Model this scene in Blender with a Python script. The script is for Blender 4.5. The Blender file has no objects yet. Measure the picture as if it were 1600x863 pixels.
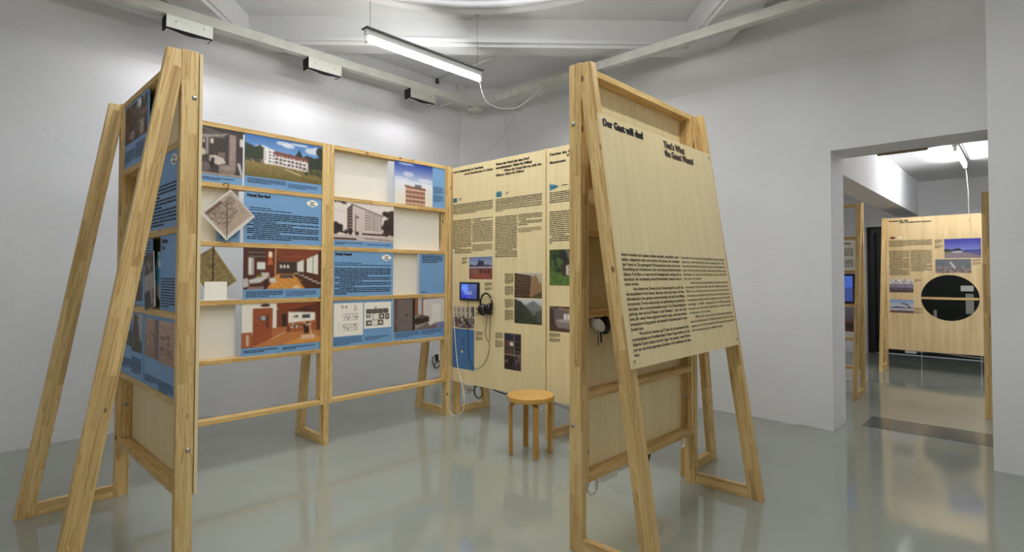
import bpy, bmesh, math, random
import numpy as np
from mathutils import Vector, Matrix

scene = bpy.context.scene
COL = scene.collection
random.seed(7)

# ------------------------------------------------------------------ camera
CAM_H = 1.35
F_PX = 854.07
YAW, PITCH, ROLL = math.radians(43.481), math.radians(1.336), math.radians(0.101)
cam_data = bpy.data.cameras.new('camera')
cam_data.sensor_fit = 'HORIZONTAL'
cam_data.sensor_width = 36.0
cam_data.lens = 36.0 * F_PX / 1600.0
cam_data.shift_y = -(431.5 - 409.94) / 1600.0
cam_data.clip_start = 0.02
cam = bpy.data.objects.new('camera', cam_data)
COL.objects.link(cam)
fwd = Vector((math.cos(YAW) * math.cos(PITCH), math.sin(YAW) * math.cos(PITCH), math.sin(PITCH)))
rgt = Vector((math.sin(YAW), -math.cos(YAW), 0))
upv = rgt.cross(fwd)
r2 = rgt * math.cos(ROLL) + upv * math.sin(ROLL)
u2 = upv * math.cos(ROLL) - rgt * math.sin(ROLL)
cam.matrix_world = Matrix(((r2.x, u2.x, -fwd.x, 0), (r2.y, u2.y, -fwd.y, 0), (r2.z, u2.z, -fwd.z, CAM_H), (0, 0, 0, 1)))
scene.camera = cam

# ------------------------------------------------------------------ world, exposure
world = bpy.data.worlds.new('world')
scene.world = world
world.use_nodes = True
world.node_tree.nodes['Background'].inputs[0].default_value = (0.8, 0.85, 0.9, 1)
world.node_tree.nodes['Background'].inputs[1].default_value = 0.15
vs = scene.view_settings
vs.view_transform = 'Standard'
vs.look = 'None'
vs.gamma = 1.0
vs.use_curve_mapping = False
vs.exposure = 1.36
scene.cycles.max_bounces = 10
scene.cycles.diffuse_bounces = 7
TUBE_STRENGTH = 27.5        # hanging fluorescent tubes of the hall
WASHER_STRENGTH = 58.0      # lamps inside the wall washers
FAR_TUBE_STRENGTH = 44.0    # tube of the next room
SKYLIGHT_FILL = 1.45    # soft fill light added in the round skylight
bpy.context.view_layer.update()

# ------------------------------------------------------------------ helpers
def lin(c):
    out = []
    for v in c[:3]:
        v = v / 255.0
        out.append(v / 12.92 if v <= 0.04045 else ((v + 0.055) / 1.055) ** 2.4)
    return (*out, 1.0)

MATS = {}
def new_mat(name):
    m = bpy.data.materials.new(name)
    m.use_nodes = True
    MATS[name] = m
    nt = m.node_tree
    return m, nt, nt.nodes['Principled BSDF']

def plain(name, c, rough=0.6, metal=0.0, emit=None, strength=0.0, noise=0.0, nscale=20.0, bump=0.0):
    m, nt, b = new_mat(name)
    b.inputs['Base Color'].default_value = lin(c)
    b.inputs['Roughness'].default_value = rough
    b.inputs['Metallic'].default_value = metal
    if noise > 0 or bump > 0:
        tc = nt.nodes.new('ShaderNodeTexCoord')
        n = nt.nodes.new('ShaderNodeTexNoise')
        n.inputs['Scale'].default_value = nscale
        n.inputs['Detail'].default_value = 4
        nt.links.new(tc.outputs['Object'], n.inputs['Vector'])
        if noise > 0:
            mx = nt.nodes.new('ShaderNodeMixRGB')
            mx.inputs[1].default_value = lin([max(0, v * (1 - noise)) for v in c])
            mx.inputs[2].default_value = lin([min(255, v * (1 + noise)) for v in c])
            nt.links.new(n.outputs['Fac'], mx.inputs[0])
            nt.links.new(mx.outputs[0], b.inputs['Base Color'])
        if bump > 0:
            bp = nt.nodes.new('ShaderNodeBump')
            bp.inputs['Strength'].default_value = bump
            bp.inputs['Distance'].default_value = 0.01
            nt.links.new(n.outputs['Fac'], bp.inputs['Height'])
            nt.links.new(bp.outputs[0], b.inputs['Normal'])
    if emit is not None:
        b.inputs['Emission Color'].default_value = lin(emit)
        b.inputs['Emission Strength'].default_value = strength
    return m

def math_node(nt, op, a, b=None):
    n = nt.nodes.new('ShaderNodeMath')
    n.operation = op
    for i, v in enumerate((a, b)):
        if v is None:
            continue
        if isinstance(v, (int, float)):
            n.inputs[i].default_value = v
        else:
            nt.links.new(v, n.inputs[i])
    return n.outputs[0]

def ramp(nt, fac, stops):
    r = nt.nodes.new('ShaderNodeValToRGB')
    el = r.color_ramp.elements
    el[0].position, el[0].color = stops[0][0], lin(stops[0][1])
    el[1].position, el[1].color = stops[-1][0], lin(stops[-1][1])
    for p, c in stops[1:-1]:
        e = el.new(p)
        e.color = lin(c)
    nt.links.new(fac, r.inputs[0])
    return r.outputs[0]

def pine(name, light, mid, dark, knot=(96, 60, 28), lam=0.034):
    """Finger-jointed pine: grain runs along local Z of every timber."""
    m, nt, b = new_mat(name)
    tc = nt.nodes.new('ShaderNodeTexCoord')
    oi = nt.nodes.new('ShaderNodeObjectInfo')
    off = nt.nodes.new('ShaderNodeCombineXYZ')
    for i, k in enumerate((17.0, 31.0, 53.0)):
        nt.links.new(math_node(nt, 'MULTIPLY', oi.outputs['Random'], k), off.inputs[i])
    add = nt.nodes.new('ShaderNodeVectorMath')
    add.operation = 'ADD'
    nt.links.new(tc.outputs['Object'], add.inputs[0])
    nt.links.new(off.outputs[0], add.inputs[1])
    sp = nt.nodes.new('ShaderNodeSeparateXYZ')
    nt.links.new(add.outputs[0], sp.inputs[0])
    # lamella index across, block index along
    ix = math_node(nt, 'FLOOR', math_node(nt, 'DIVIDE', sp.outputs[0], lam))
    iy = math_node(nt, 'FLOOR', math_node(nt, 'DIVIDE', sp.outputs[1], lam))
    lamid = math_node(nt, 'ADD', math_node(nt, 'MULTIPLY', ix, 7.31), math_node(nt, 'MULTIPLY', iy, 3.77))
    iz = math_node(nt, 'FLOOR', math_node(nt, 'ADD', math_node(nt, 'DIVIDE', sp.outputs[2], 0.47), math_node(nt, 'MULTIPLY', lamid, 0.618)))
    cid = nt.nodes.new('ShaderNodeCombineXYZ')
    nt.links.new(lamid, cid.inputs[0])
    nt.links.new(iz, cid.inputs[1])
    wn = nt.nodes.new('ShaderNodeTexWhiteNoise')
    wn.noise_dimensions = '2D'
    nt.links.new(cid.outputs[0], wn.inputs['Vector'])
    # grain: stretched distorted noise with an offset per block
    mp = nt.nodes.new('ShaderNodeVectorMath')
    mp.operation = 'MULTIPLY'
    mp.inputs[1].default_value = (1, 1, 0.045)
    nt.links.new(add.outputs[0], mp.inputs[0])
    bo = nt.nodes.new('ShaderNodeCombineXYZ')
    nt.links.new(math_node(nt, 'MULTIPLY', wn.outputs['Value'], 9.0), bo.inputs[2])
    ad2 = nt.nodes.new('ShaderNodeVectorMath')
    ad2.operation = 'ADD'
    nt.links.new(mp.outputs[0], ad2.inputs[0])
    nt.links.new(bo.outputs[0], ad2.inputs[1])
    g = nt.nodes.new('ShaderNodeTexNoise')
    g.inputs['Scale'].default_value = 34
    g.inputs['Detail'].default_value = 3
    g.inputs['Distortion'].default_value = 0.6
    nt.links.new(ad2.outputs[0], g.inputs['Vector'])
    rings = math_node(nt, 'FRACT', math_node(nt, 'MULTIPLY', g.outputs['Fac'], 6.0))
    base = ramp(nt, math_node(nt, 'ADD', math_node(nt, 'MULTIPLY', wn.outputs['Value'], 0.58), math_node(nt, 'MULTIPLY', g.outputs['Fac'], 0.46)),
                [(0.1, dark), (0.42, mid), (0.9, light)])
    dk = nt.nodes.new('ShaderNodeMixRGB')
    dk.blend_type = 'MULTIPLY'
    nt.links.new(base, dk.inputs[1])
    dk.inputs[2].default_value = lin((214, 190, 150))
    nt.links.new(math_node(nt, 'MULTIPLY', math_node(nt, 'POWER', rings, 2.5), 0.85), dk.inputs[0])
    # knots
    km = nt.nodes.new('ShaderNodeVectorMath')
    km.operation = 'MULTIPLY'
    km.inputs[1].default_value = (1, 1, 0.55)
    nt.links.new(add.outputs[0], km.inputs[0])
    vo = nt.nodes.new('ShaderNodeTexVoronoi')
    vo.inputs['Scale'].default_value = 8.5
    nt.links.new(km.outputs[0], vo.inputs['Vector'])
    kn = nt.nodes.new('ShaderNodeMapRange')
    kn.inputs[1].default_value = 0.095
    kn.inputs[2].default_value = 0.06
    nt.links.new(vo.outputs['Distance'], kn.inputs[0])
    kc = nt.nodes.new('ShaderNodeMixRGB')
    nt.links.new(dk.outputs[0], kc.inputs[1])
    kc.inputs[2].default_value = lin(knot)
    nt.links.new(math_node(nt, 'MULTIPLY', kn.outputs[0], 0.85), kc.inputs[0])
    nt.links.new(kc.outputs[0], b.inputs['Base Color'])
    b.inputs['Roughness'].default_value = 0.5
    return m

def plywood(name, light, dark, scale=(9, 0.5, 9), rough=0.55):
    """Veneer: grain runs along local Y of the sheet."""
    m, nt, b = new_mat(name)
    tc = nt.nodes.new('ShaderNodeTexCoord')
    mp = nt.nodes.new('ShaderNodeMapping')
    mp.inputs['Scale'].default_value = scale
    nt.links.new(tc.outputs['Object'], mp.inputs[0])
    n = nt.nodes.new('ShaderNodeTexNoise')
    n.inputs['Scale'].default_value = 3.0
    n.inputs['Detail'].default_value = 5
    n.inputs['Distortion'].default_value = 0.4
    nt.links.new(mp.outputs[0], n.inputs['Vector'])
    c = ramp(nt, n.outputs['Fac'], [(0.3, dark), (0.7, light)])
    nt.links.new(c, b.inputs['Base Color'])
    b.inputs['Roughness'].default_value = rough
    return m

PINE = pine('pine', (228, 200, 143), (214, 183, 123), (176, 144, 92))
PINE_DARK = pine('pine_rail', (222, 192, 132), (208, 174, 112), (184, 148, 90), lam=0.04)
PLY = plywood('poplar_plywood', (233, 215, 169), (225, 205, 157))
PLY_FAR = plywood('spruce_plywood', (232, 208, 160), (212, 182, 130), scale=(5, 0.35, 5))
WHITE_BOARD = plain('white_board', (226, 222, 212), 0.6, noise=0.01)
BLUE = plain('blue_print', (114, 158, 204), 0.5)
BLUE_EDGE = plain('blue_board_edge', (60, 78, 100), 0.6)
INK = plain('black_ink', (16, 14, 12), 0.6)
INK_GREY = plain('grey_ink', (78, 64, 50), 0.6)
INK_SOFT = plain('soft_ink', (66, 57, 45), 0.6)
INK_BLUE = plain('ink_on_blue', (22, 34, 58), 0.6)
INK_BLUE_SOFT = plain('soft_ink_on_blue', (52, 84, 122), 0.6)
PAPER = plain('white_paper', (238, 236, 230), 0.6)
TEAL = plain('teal_ink', (86, 148, 160), 0.6)
MAROON = plain('maroon_ink', (120, 44, 44), 0.6)
STEEL = plain('bolt_steel', (170, 172, 172), 0.3, 1.0)
ALU = plain('brushed_aluminium', (206, 206, 196), 0.45, 0.35, noise=0.06, nscale=14)
RAIL_ALU = plain('whitewashed_rail', (194, 193, 184), 0.5, 0.0, noise=0.10, nscale=9)
BLACK = plain('black_plastic', (14, 14, 15), 0.35)
BLACK_FELT = plain('black_foam', (26, 26, 28), 0.9)
WHITE_PLASTIC = plain('white_plastic', (228, 226, 220), 0.4)
GREY_PLASTIC = plain('grey_plastic', (176, 176, 170), 0.45)
WHITE_METAL = plain('white_enamel', (224, 226, 222), 0.4)
DARK_METAL = plain('dark_plate', (62, 62, 60), 0.5)
GREEN_DARK = plain('dark_green_paint', (20, 27, 25), 0.35, noise=0.1, nscale=4)
WIRE = plain('steel_wire', (120, 118, 112), 0.4, 0.6)
TUBE = plain('fluorescent_tube', (255, 255, 250), 0.4, emit=(252, 253, 251), strength=TUBE_STRENGTH)
TUBE_FAR = plain('fluorescent_tube_far', (255, 255, 250), 0.4, emit=(250, 251, 255), strength=FAR_TUBE_STRENGTH)
TUBE_WASH = plain('washer_lamp', (255, 255, 250), 0.4, emit=(252, 249, 255), strength=WASHER_STRENGTH)
OPAL_FILL = plain('opal_fill_glow', (236, 238, 236), 0.5, emit=(246, 250, 255), strength=SKYLIGHT_FILL)
BIRCH = plywood('honey_birch', (206, 164, 92), (194, 148, 76), scale=(6, 1.2, 6), rough=0.4)

def wall_mat():
    m, nt, b = new_mat('white_plaster')
    tc = nt.nodes.new('ShaderNodeTexCoord')
    n1 = nt.nodes.new('ShaderNodeTexNoise')
    n1.inputs['Scale'].default_value = 1.3
    n1.inputs['Detail'].default_value = 5
    n2 = nt.nodes.new('ShaderNodeTexNoise')
    n2.inputs['Scale'].default_value = 16
    n2.inputs['Detail'].default_value = 6
    nt.links.new(tc.outputs['Object'], n1.inputs['Vector'])
    nt.links.new(tc.outputs['Object'], n2.inputs['Vector'])
    c = ramp(nt, n1.outputs['Fac'], [(0.3, (212, 212, 212)), (0.7, (220, 220, 221))])
    nt.links.new(c, b.inputs['Base Color'])
    bp = nt.nodes.new('ShaderNodeBump')
    bp.inputs['Strength'].default_value = 0.12
    bp.inputs['Distance'].default_value = 0.02
    nt.links.new(n2.outputs['Fac'], bp.inputs['Height'])
    nt.links.new(bp.outputs[0], b.inputs['Normal'])
    b.inputs['Roughness'].default_value = 0.8
    return m
WALL = wall_mat()

def floor_mat():
    m, nt, b = new_mat('grey_green_epoxy')
    tc = nt.nodes.new('ShaderNodeTexCoord')
    n1 = nt.nodes.new('ShaderNodeTexNoise')
    n1.inputs['Scale'].default_value = 0.9
    n1.inputs['Detail'].default_value = 4
    n2 = nt.nodes.new('ShaderNodeTexNoise')
    n2.inputs['Scale'].default_value = 5
    n2.inputs['Detail'].default_value = 3
    nt.links.new(tc.outputs['Object'], n1.inputs['Vector'])
    nt.links.new(tc.outputs['Object'], n2.inputs['Vector'])
    c = ramp(nt, n1.outputs['Fac'], [(0.3, (140, 144, 134)), (0.7, (150, 154, 144))])
    nt.links.new(c, b.inputs['Base Color'])
    r = nt.nodes.new('ShaderNodeMapRange')
    r.inputs[3].default_value = 0.055
    r.inputs[4].default_value = 0.115
    nt.links.new(n2.outputs['Fac'], r.inputs[0])
    nt.links.new(r.outputs[0], b.inputs['Roughness'])
    b.inputs['IOR'].default_value = 1.8
    return m
FLOOR = floor_mat()

def photo_mat():
    m, nt, b = new_mat('photo_print')
    a = nt.nodes.new('ShaderNodeAttribute')
    a.attribute_name = 'print'
    nt.links.new(a.outputs['Color'], b.inputs['Base Color'])
    b.inputs['Roughness'].default_value = 0.5
    return m
PHOTO = photo_mat()

def screen_mat():
    m, nt, b = new_mat('lit_screen')
    a = nt.nodes.new('ShaderNodeAttribute')
    a.attribute_name = 'print'
    nt.links.new(a.outputs['Color'], b.inputs['Base Color'])
    nt.links.new(a.outputs['Color'], b.inputs['Emission Color'])
    b.inputs['Emission Strength'].default_value = 0.25
    b.inputs['Roughness'].default_value = 0.25
    return m
SCREEN = screen_mat()

def link(name, me, mat, parent=None, mw=None):
    o = bpy.data.objects.new(name, me)
    COL.objects.link(o)
    if mat is not None and not me.materials:
        me.materials.append(mat)
    mw = mw or Matrix.Identity(4)
    if parent is not None:
        o.parent = parent
        o.matrix_local = PW[parent.name].inverted() @ mw
    else:
        o.matrix_local = mw
    PW[o.name] = mw
    return o
PW = {}

def tag(o, label, cat, group=None, kind=None):
    o['label'] = label
    o['category'] = cat
    if group:
        o['group'] = group
    if kind:
        o['kind'] = kind
    return o

def thing(name, loc, label, cat, group=None):
    o = bpy.data.objects.new(name, None)
    o.empty_display_size = 0.1
    COL.objects.link(o)
    o.location = loc
    PW[o.name] = Matrix.Translation(Vector(loc))
    return tag(o, label, cat, group)

def bm_mesh(bm, name, smooth=False):
    bmesh.ops.recalc_face_normals(bm, faces=bm.faces)
    me = bpy.data.meshes.new(name)
    bm.to_mesh(me)
    bm.free()
    if smooth:
        for p in me.polygons:
            p.use_smooth = True
    return me

def prism(name, poly, h0, h1, axis_o, axis_u, axis_v, axis_n, mat, parent=None, grain=None, bevel=0.0015, smooth=False):
    """Extrude the polygon (list of (u,v)) along n from h0 to h1; grain = local Z direction of the object."""
    ao, au, av, an = Vector(axis_o), Vector(axis_u), Vector(axis_v), Vector(axis_n)
    bot = [ao + au * u + av * v + an * h0 for u, v in poly]
    top = [ao + au * u + av * v + an * h1 for u, v in poly]
    pts = bot + top
    c = sum(pts, Vector()) / len(pts)
    if grain is None:
        Mx = Matrix.Translation(c)
    else:
        z = Vector(grain).normalized()
        x = Vector((1, 0, 0)) if abs(z.x) < 0.9 else Vector((0, 1, 0))
        x = (x - z * x.dot(z)).normalized()
        y = z.cross(x)
        Mx = Matrix.Translation(c) @ Matrix((x, y, z)).transposed().to_4x4()
    inv = Mx.inverted()
    bm = bmesh.new()
    vb = [bm.verts.new(inv @ p) for p in bot]
    vt = [bm.verts.new(inv @ p) for p in top]
    n = len(poly)
    bm.faces.new(vb)
    bm.faces.new(vt)
    for i in range(n):
        bm.faces.new((vb[i], vb[(i + 1) % n], vt[(i + 1) % n], vt[i]))
    if bevel > 0:
        bmesh.ops.recalc_face_normals(bm, faces=bm.faces)
        bmesh.ops.bevel(bm, geom=bm.edges[:], offset=bevel, segments=1, affect='EDGES', profile=0.5)
    return link(name, bm_mesh(bm, name, smooth), mat, parent, Mx)

def box(name, lo, hi, mat, parent=None, grain=None, bevel=0.0015):
    return prism(name, [(lo[0], lo[1]), (hi[0], lo[1]), (hi[0], hi[1]), (lo[0], hi[1])], lo[2], hi[2],
                 (0, 0, 0), (1, 0, 0), (0, 1, 0), (0, 0, 1), mat, parent, grain, bevel)

class Plane:
    """A surface with its own axes: u to the right, v up, n out of the surface."""
    def __init__(self, o, u, v):
        self.o, self.u, self.v = Vector(o), Vector(u).normalized(), Vector(v).normalized()
        self.n = self.u.cross(self.v)
    def mat(self, u, v, n=0.0):
        p = self.o + self.u * u + self.v * v + self.n * n
        return Matrix.Translation(p) @ Matrix((self.u, self.v, self.n)).transposed().to_4x4()
    def rot(self, u, v, n, ang):
        return self.mat(u, v, n) @ Matrix.Rotation(ang, 4, 'Z')

def sheet(name, pl, u0, v0, u1, v1, n0, n1, mat, parent=None, bevel=0.0006):
    """A flat board on a plane; local X/Y follow the plane's u/v."""
    w, h, t = (u1 - u0), (v1 - v0), n1 - n0
    bm = bmesh.new()
    bmesh.ops.create_cube(bm, size=1, matrix=Matrix.Diagonal((w, h, t, 1)))
    if bevel > 0:
        bmesh.ops.bevel(bm, geom=bm.edges[:], offset=min(bevel, t * 0.3), segments=1, affect='EDGES')
    return link(name, bm_mesh(bm, name), mat, parent, pl.mat((u0 + u1) / 2, (v0 + v1) / 2, (n0 + n1) / 2))

def tube_path(pts, r, seg=6, smooth_n=6, closed=False):
    P = [Vector(p) for p in pts]
    if smooth_n > 1 and len(P) > 2:
        Q = []
        n = len(P)
        for i in range(n - 1):
            p0, p1, p2, p3 = P[max(i - 1, 0)], P[i], P[i + 1], P[min(i + 2, n - 1)]
            for k in range(smooth_n):
                t = k / smooth_n
                Q.append(0.5 * ((2 * p1) + (-p0 + p2) * t + (2 * p0 - 5 * p1 + 4 * p2 - p3) * t * t + (-p0 + 3 * p1 - 3 * p2 + p3) * t ** 3))
        Q.append(P[-1])
        P = Q
    bm = bmesh.new()
    rings = []
    prev = None
    for i, p in enumerate(P):
        d = (P[min(i + 1, len(P) - 1)] - P[max(i - 1, 0)]).normalized()
        if prev is None:
            a = Vector((0, 0, 1)) if abs(d.z) < 0.9 else Vector((1, 0, 0))
            x = (a - d * a.dot(d)).normalized()
        else:
            x = (prev - d * prev.dot(d)).normalized()
        prev = x
        y = d.cross(x)
        rings.append([bm.verts.new(p + (x * math.cos(2 * math.pi * k / seg) + y * math.sin(2 * math.pi * k / seg)) * r) for k in range(seg)])
    for a, b in zip(rings, rings[1:]):
        for k in range(seg):
            bm.faces.new((a[k], a[(k + 1) % seg], b[(k + 1) % seg], b[k]))
    bm.faces.new(rings[0])
    bm.faces.new(rings[-1])
    return bm

def cable(name, pts, r, mat, parent=None, seg=6, sn=6):
    c = Vector(pts[0])
    bm = tube_path([Vector(p) - c for p in pts], r, seg, sn)
    return link(name, bm_mesh(bm, name, True), mat, parent, Matrix.Translation(c))

def lathe(prof, seg=32):
    bm = bmesh.new()
    rings = []
    for r, z in prof:
        if r < 1e-6:
            rings.append([bm.verts.new((0, 0, z))])
        else:
            rings.append([bm.verts.new((r * math.cos(2 * math.pi * k / seg), r * math.sin(2 * math.pi * k / seg), z)) for k in range(seg)])
    for a, b in zip(rings, rings[1:]):
        for k in range(seg):
            k2 = (k + 1) % seg
            if len(a) == 1 and len(b) == 1:
                continue
            if len(a) == 1:
                bm.faces.new((a[0], b[k], b[k2]))
            elif len(b) == 1:
                bm.faces.new((a[k], a[k2], b[0]))
            else:
                bm.faces.new((a[k], a[k2], b[k2], b[k]))
    return bm

BOLT_ME = bm_mesh(lathe([(0, 0.007), (0.006, 0.0065), (0.0105, 0.003), (0.0115, 0), (0, 0)], 12), 'bolt', True)
BOLT_ME.materials.append(STEEL)
def bolt(pos, direction, parent, scale=1.0):
    z = Vector(direction).normalized()
    q = Vector((0, 0, 1)).rotation_difference(z).to_matrix().to_4x4()
    return link('bolt', BOLT_ME, None, parent, Matrix.Translation(Vector(pos)) @ q @ Matrix.Scale(scale, 4))

# ---- lettering -----------------------------------------------------
def text(name, pl, s, u, v, cap, mat, parent, width=None, bold=0.0, lift=0.0012, xs=1.0, shear=0.0, res=2, hb=0.0):
    """Lettering lying on a plane: baseline starts at (u, v), capital height cap; width stretches it to fit."""
    cu = bpy.data.curves.new('lettering', 'FONT')
    cu.body = s
    cu.size = cap / 0.70
    cu.resolution_u = res
    cu.offset = bold * cap
    cu.shear = shear
    if bold > 0:
        cu.space_character = 1.0 + bold * 0.9
    tmp = bpy.data.objects.new('lettering', cu)
    COL.objects.link(tmp)
    dg = bpy.context.evaluated_depsgraph_get()
    me = bpy.data.meshes.new_from_object(tmp.evaluated_get(dg))
    bpy.data.objects.remove(tmp)
    bpy.data.curves.remove(cu)
    me.name = 'lettering'
    me.materials.clear()
    if len(me.vertices):
        xsx = [vv.co.x for vv in me.vertices]
        if width:
            xs = width / max(1e-6, max(xsx) - min(xsx))
    if hb > 0 and len(me.vertices):
        # heavier upright strokes: the outline is repeated a little to the left and right
        bmt = bmesh.new()
        for k, dx in enumerate((-1.0, -0.33, 0.33, 1.0)):
            n0 = len(bmt.verts)
            bmt.from_mesh(me)
            bmt.verts.ensure_lookup_table()
            for v_ in bmt.verts[n0:]:
                v_.co.x += dx * hb / xs
                v_.co.z += k * 0.00015
        bmt.to_mesh(me)
        bmt.free()
    return link(name, me, mat, parent, pl.mat(u, v, lift) @ Matrix.Diagonal((xs, 1, 1, 1)))

def word_lines(name, pl, u0, v1, u1, v0, lines, mat, parent, ink=0.40, lift=0.0012, last=0.6, indent=(), seed=0, wl=(0.8, 5.0)):
    """Small unreadable print: rows of short word-shaped marks from top v1 down to v0."""
    rnd = random.Random(seed * 131 + lines)
    pitch = (v1 - v0) / lines
    vs_, fs = [], []
    xh = pitch * ink
    for i in range(lines):
        y = (v1 - v0) - pitch * (i + 0.5) - xh / 2
        x = 0.0
        if i in indent:
            x = 0.08 * (u1 - u0)
        end = (u1 - u0) * (last if i == lines - 1 else 1.0)
        if (i + 1) in indent:
            end = (u1 - u0) * rnd.uniform(0.3, 0.8)
        while x < end - pitch * 0.3:
            w = min(pitch * rnd.uniform(*wl), end - x)
            up = xh * rnd.uniform(0.0, 0.25)
            b = len(vs_)
            vs_ += [(x, y, 0), (x + w, y, 0), (x + w, y + xh + up, 0), (x, y + xh + up, 0)]
            fs.append((b, b + 1, b + 2, b + 3))
            x += w + pitch * 0.30
    me = bpy.data.meshes.new('print_rows')
    me.from_pydata(vs_, [], fs)
    o = link(name, me, mat, parent, pl.mat(u0, v0, lift))
    return o

def ngon(name, pl, pts, mat, parent, lift=0.0012):
    cu = sum(p[0] for p in pts) / len(pts)
    cv = sum(p[1] for p in pts) / len(pts)
    me = bpy.data.meshes.new(name)
    me.from_pydata([(a - cu, b - cv, 0) for a, b in pts], [], [tuple(range(len(pts)))])
    return link(name, me, mat, parent, pl.mat(cu, cv, lift))

# ---- printed pictures ----------------------------------------------
class Canvas:
    def __init__(self, w, h, c=(200, 200, 200), seed=1):
        self.W, self.H = w * 2, h * 2
        self.a = np.zeros((self.H, self.W, 3))
        self.a[:] = c
        yy, xx = np.mgrid[0:self.H, 0:self.W]
        self.x = (xx + 0.5) / self.W
        self.y = 1 - (yy + 0.5) / self.H          # 0 bottom .. 1 top
        self.r = np.random.RandomState(seed)
    def fill(self, m, c, al=1.0):
        self.a[m] = self.a[m] * (1 - al) + np.array(c, float) * al
    def rect(self, x0, y0, x1, y1, c, al=1.0):
        self.fill((self.x >= x0) & (self.x < x1) & (self.y >= y0) & (self.y < y1), c, al)
    def grad(self, y0, y1, c0, c1):
        m = (self.y >= y0) & (self.y < y1)
        t = ((self.y - y0) / (y1 - y0))[..., None]
        g = np.array(c0, float) * (1 - t) + np.array(c1, float) * t
        self.a[m] = g[m]
    def pmask(self, pts):
        ins = np.zeros(self.x.shape, bool)
        n = len(pts)
        for i in range(n):
            x0, y0 = pts[i]
            x1, y1 = pts[(i + 1) % n]
            if y0 == y1:
                continue
            c = ((y0 > self.y) != (y1 > self.y)) & (self.x < (x1 - x0) * (self.y - y0) / (y1 - y0) + x0)
            ins ^= c
        return ins
    def poly(self, pts, c, al=1.0):
        self.fill(self.pmask(pts), c, al)
    def ell(self, cx, cy, rx, ry, c, al=1.0):
        self.fill(((self.x - cx) / rx) ** 2 + ((self.y - cy) / ry) ** 2 < 1, c, al)
    def line(self, x0, y0, x1, y1, w, c, al=1.0):
        dx, dy = x1 - x0, y1 - y0
        l = math.hypot(dx, dy)
        nx, ny = -dy / l * w / 2, dx / l * w / 2
        self.poly([(x0 + nx, y0 + ny), (x1 + nx, y1 + ny), (x1 - nx, y1 - ny), (x0 - nx, y0 - ny)], c, al)
    def noise(self, m, amp, k=3):
        h, w = self.H // k + 2, self.W // k + 2
        n = self.r.uniform(-1, 1, (h, w))
        n = np.kron(n, np.ones((k, k)))[:self.H, :self.W]
        self.a[m] += (n[m] * amp)[:, None]
    def blobs(self, x0, y0, x1, y1, n, s, cols, al=0.9):
        for i in range(n):
            c = cols[self.r.randint(len(cols))]
            q = s * self.r.uniform(0.5, 1.4)
            self.ell(self.r.uniform(x0, x1), self.r.uniform(y0, y1), q, q * self.r.uniform(0.7, 1.6), c, al)
    def get(self):
        a = np.clip(self.a, 0, 255)
        return a.reshape(self.H // 2, 2, self.W // 2, 2, 3).mean((1, 3))

def picture(name, pl, u0, v0, u1, v1, painter, parent, n=0.0012, mat=None, dens=150, mw=None):
    w, h = u1 - u0, v1 - v0
    W, Hh = max(10, int(w * dens)), max(10, int(h * dens))
    cv = Canvas(W, Hh, seed=int((u0 * 7 + v0 * 13 + w * 31) * 100) % 9999)
    painter(cv)
    img = cv.get() / 255.0
    img = np.where(img <= 0.04045, img / 12.92, ((img + 0.055) / 1.055) ** 2.4)
    xs = np.linspace(0, w, W + 1)
    ys = np.linspace(h, 0, Hh + 1)
    X, Y = np.meshgrid(xs, ys)
    co = np.stack([X.ravel(), Y.ravel(), np.zeros(X.size)], 1)
    i, j = np.mgrid[0:Hh, 0:W]
    a = (i * (W + 1) + j).ravel()
    faces = np.stack([a, a + W + 1, a + W + 2, a + 1], 1)
    me = bpy.data.meshes.new(name)
    nf = len(faces)
    me.vertices.add(len(co))
    me.vertices.foreach_set('co', co.ravel().astype(np.float32))
    me.loops.add(nf * 4)
    me.loops.foreach_set('vertex_index', faces.ravel().astype(np.int32))
    me.polygons.add(nf)
    me.polygons.foreach_set('loop_start', (np.arange(nf) * 4).astype(np.int32))
    me.update(calc_edges=True)
    at = me.color_attributes.new('print', 'FLOAT_COLOR', 'POINT')
    pad = np.pad(img, ((1, 1), (1, 1), (0, 0)), mode='edge')
    vcol = (pad[:-1, :-1] + pad[1:, :-1] + pad[:-1, 1:] + pad[1:, 1:]) / 4
    rgba = np.concatenate([vcol.reshape(-1, 3), np.ones((vcol.shape[0] * vcol.shape[1], 1))], 1)
    at.data.foreach_set('color', rgba.ravel().astype(np.float32))
    return link(name, me, mat or PHOTO, parent, mw if mw is not None else pl.mat(u0, v0, n))

# ================================================================== the setting
X0, Y0 = -1.30, -0.85            # walls behind the camera
XR, YL = 5.37, 5.64              # right wall, left wall
XB = 5.81                        # next room starts here
CEIL, CREASE = 3.89, 3.235
DOOR_Y, PIER_Y, PIER_X, LINTEL = 1.255, 0.204, 5.07, 2.441
FAR_X, FAR_CEIL = 11.2, 2.905

def structure(name, bm, mat, parent=None):
    for e in bm.edges:
        if len(e.link_faces) == 2 and e.calc_face_angle(0) > math.radians(24):
            e.smooth = False
    o = link(name, bm_mesh(bm, name), mat, parent)
    if parent is None:
        o['kind'] = 'structure'
    return o

def add_box(bm, lo, hi):
    c = [(a + b) / 2 for a, b in zip(lo, hi)]
    s = [b - a for a, b in zip(lo, hi)]
    bmesh.ops.create_cube(bm, size=1, matrix=Matrix.Translation(c) @ Matrix.Diagonal((*s, 1)))

def add_prism(bm, poly, z0, z1):
    vb = [bm.verts.new((x, y, z0)) for x, y in poly]
    vt = [bm.verts.new((x, y, z1)) for x, y in poly]
    n = len(poly)
    bm.faces.new(vb)
    bm.faces.new(vt)
    for i in range(n):
        bm.faces.new((vb[i], vb[(i + 1) % n], vt[(i + 1) % n], vt[i]))

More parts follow.
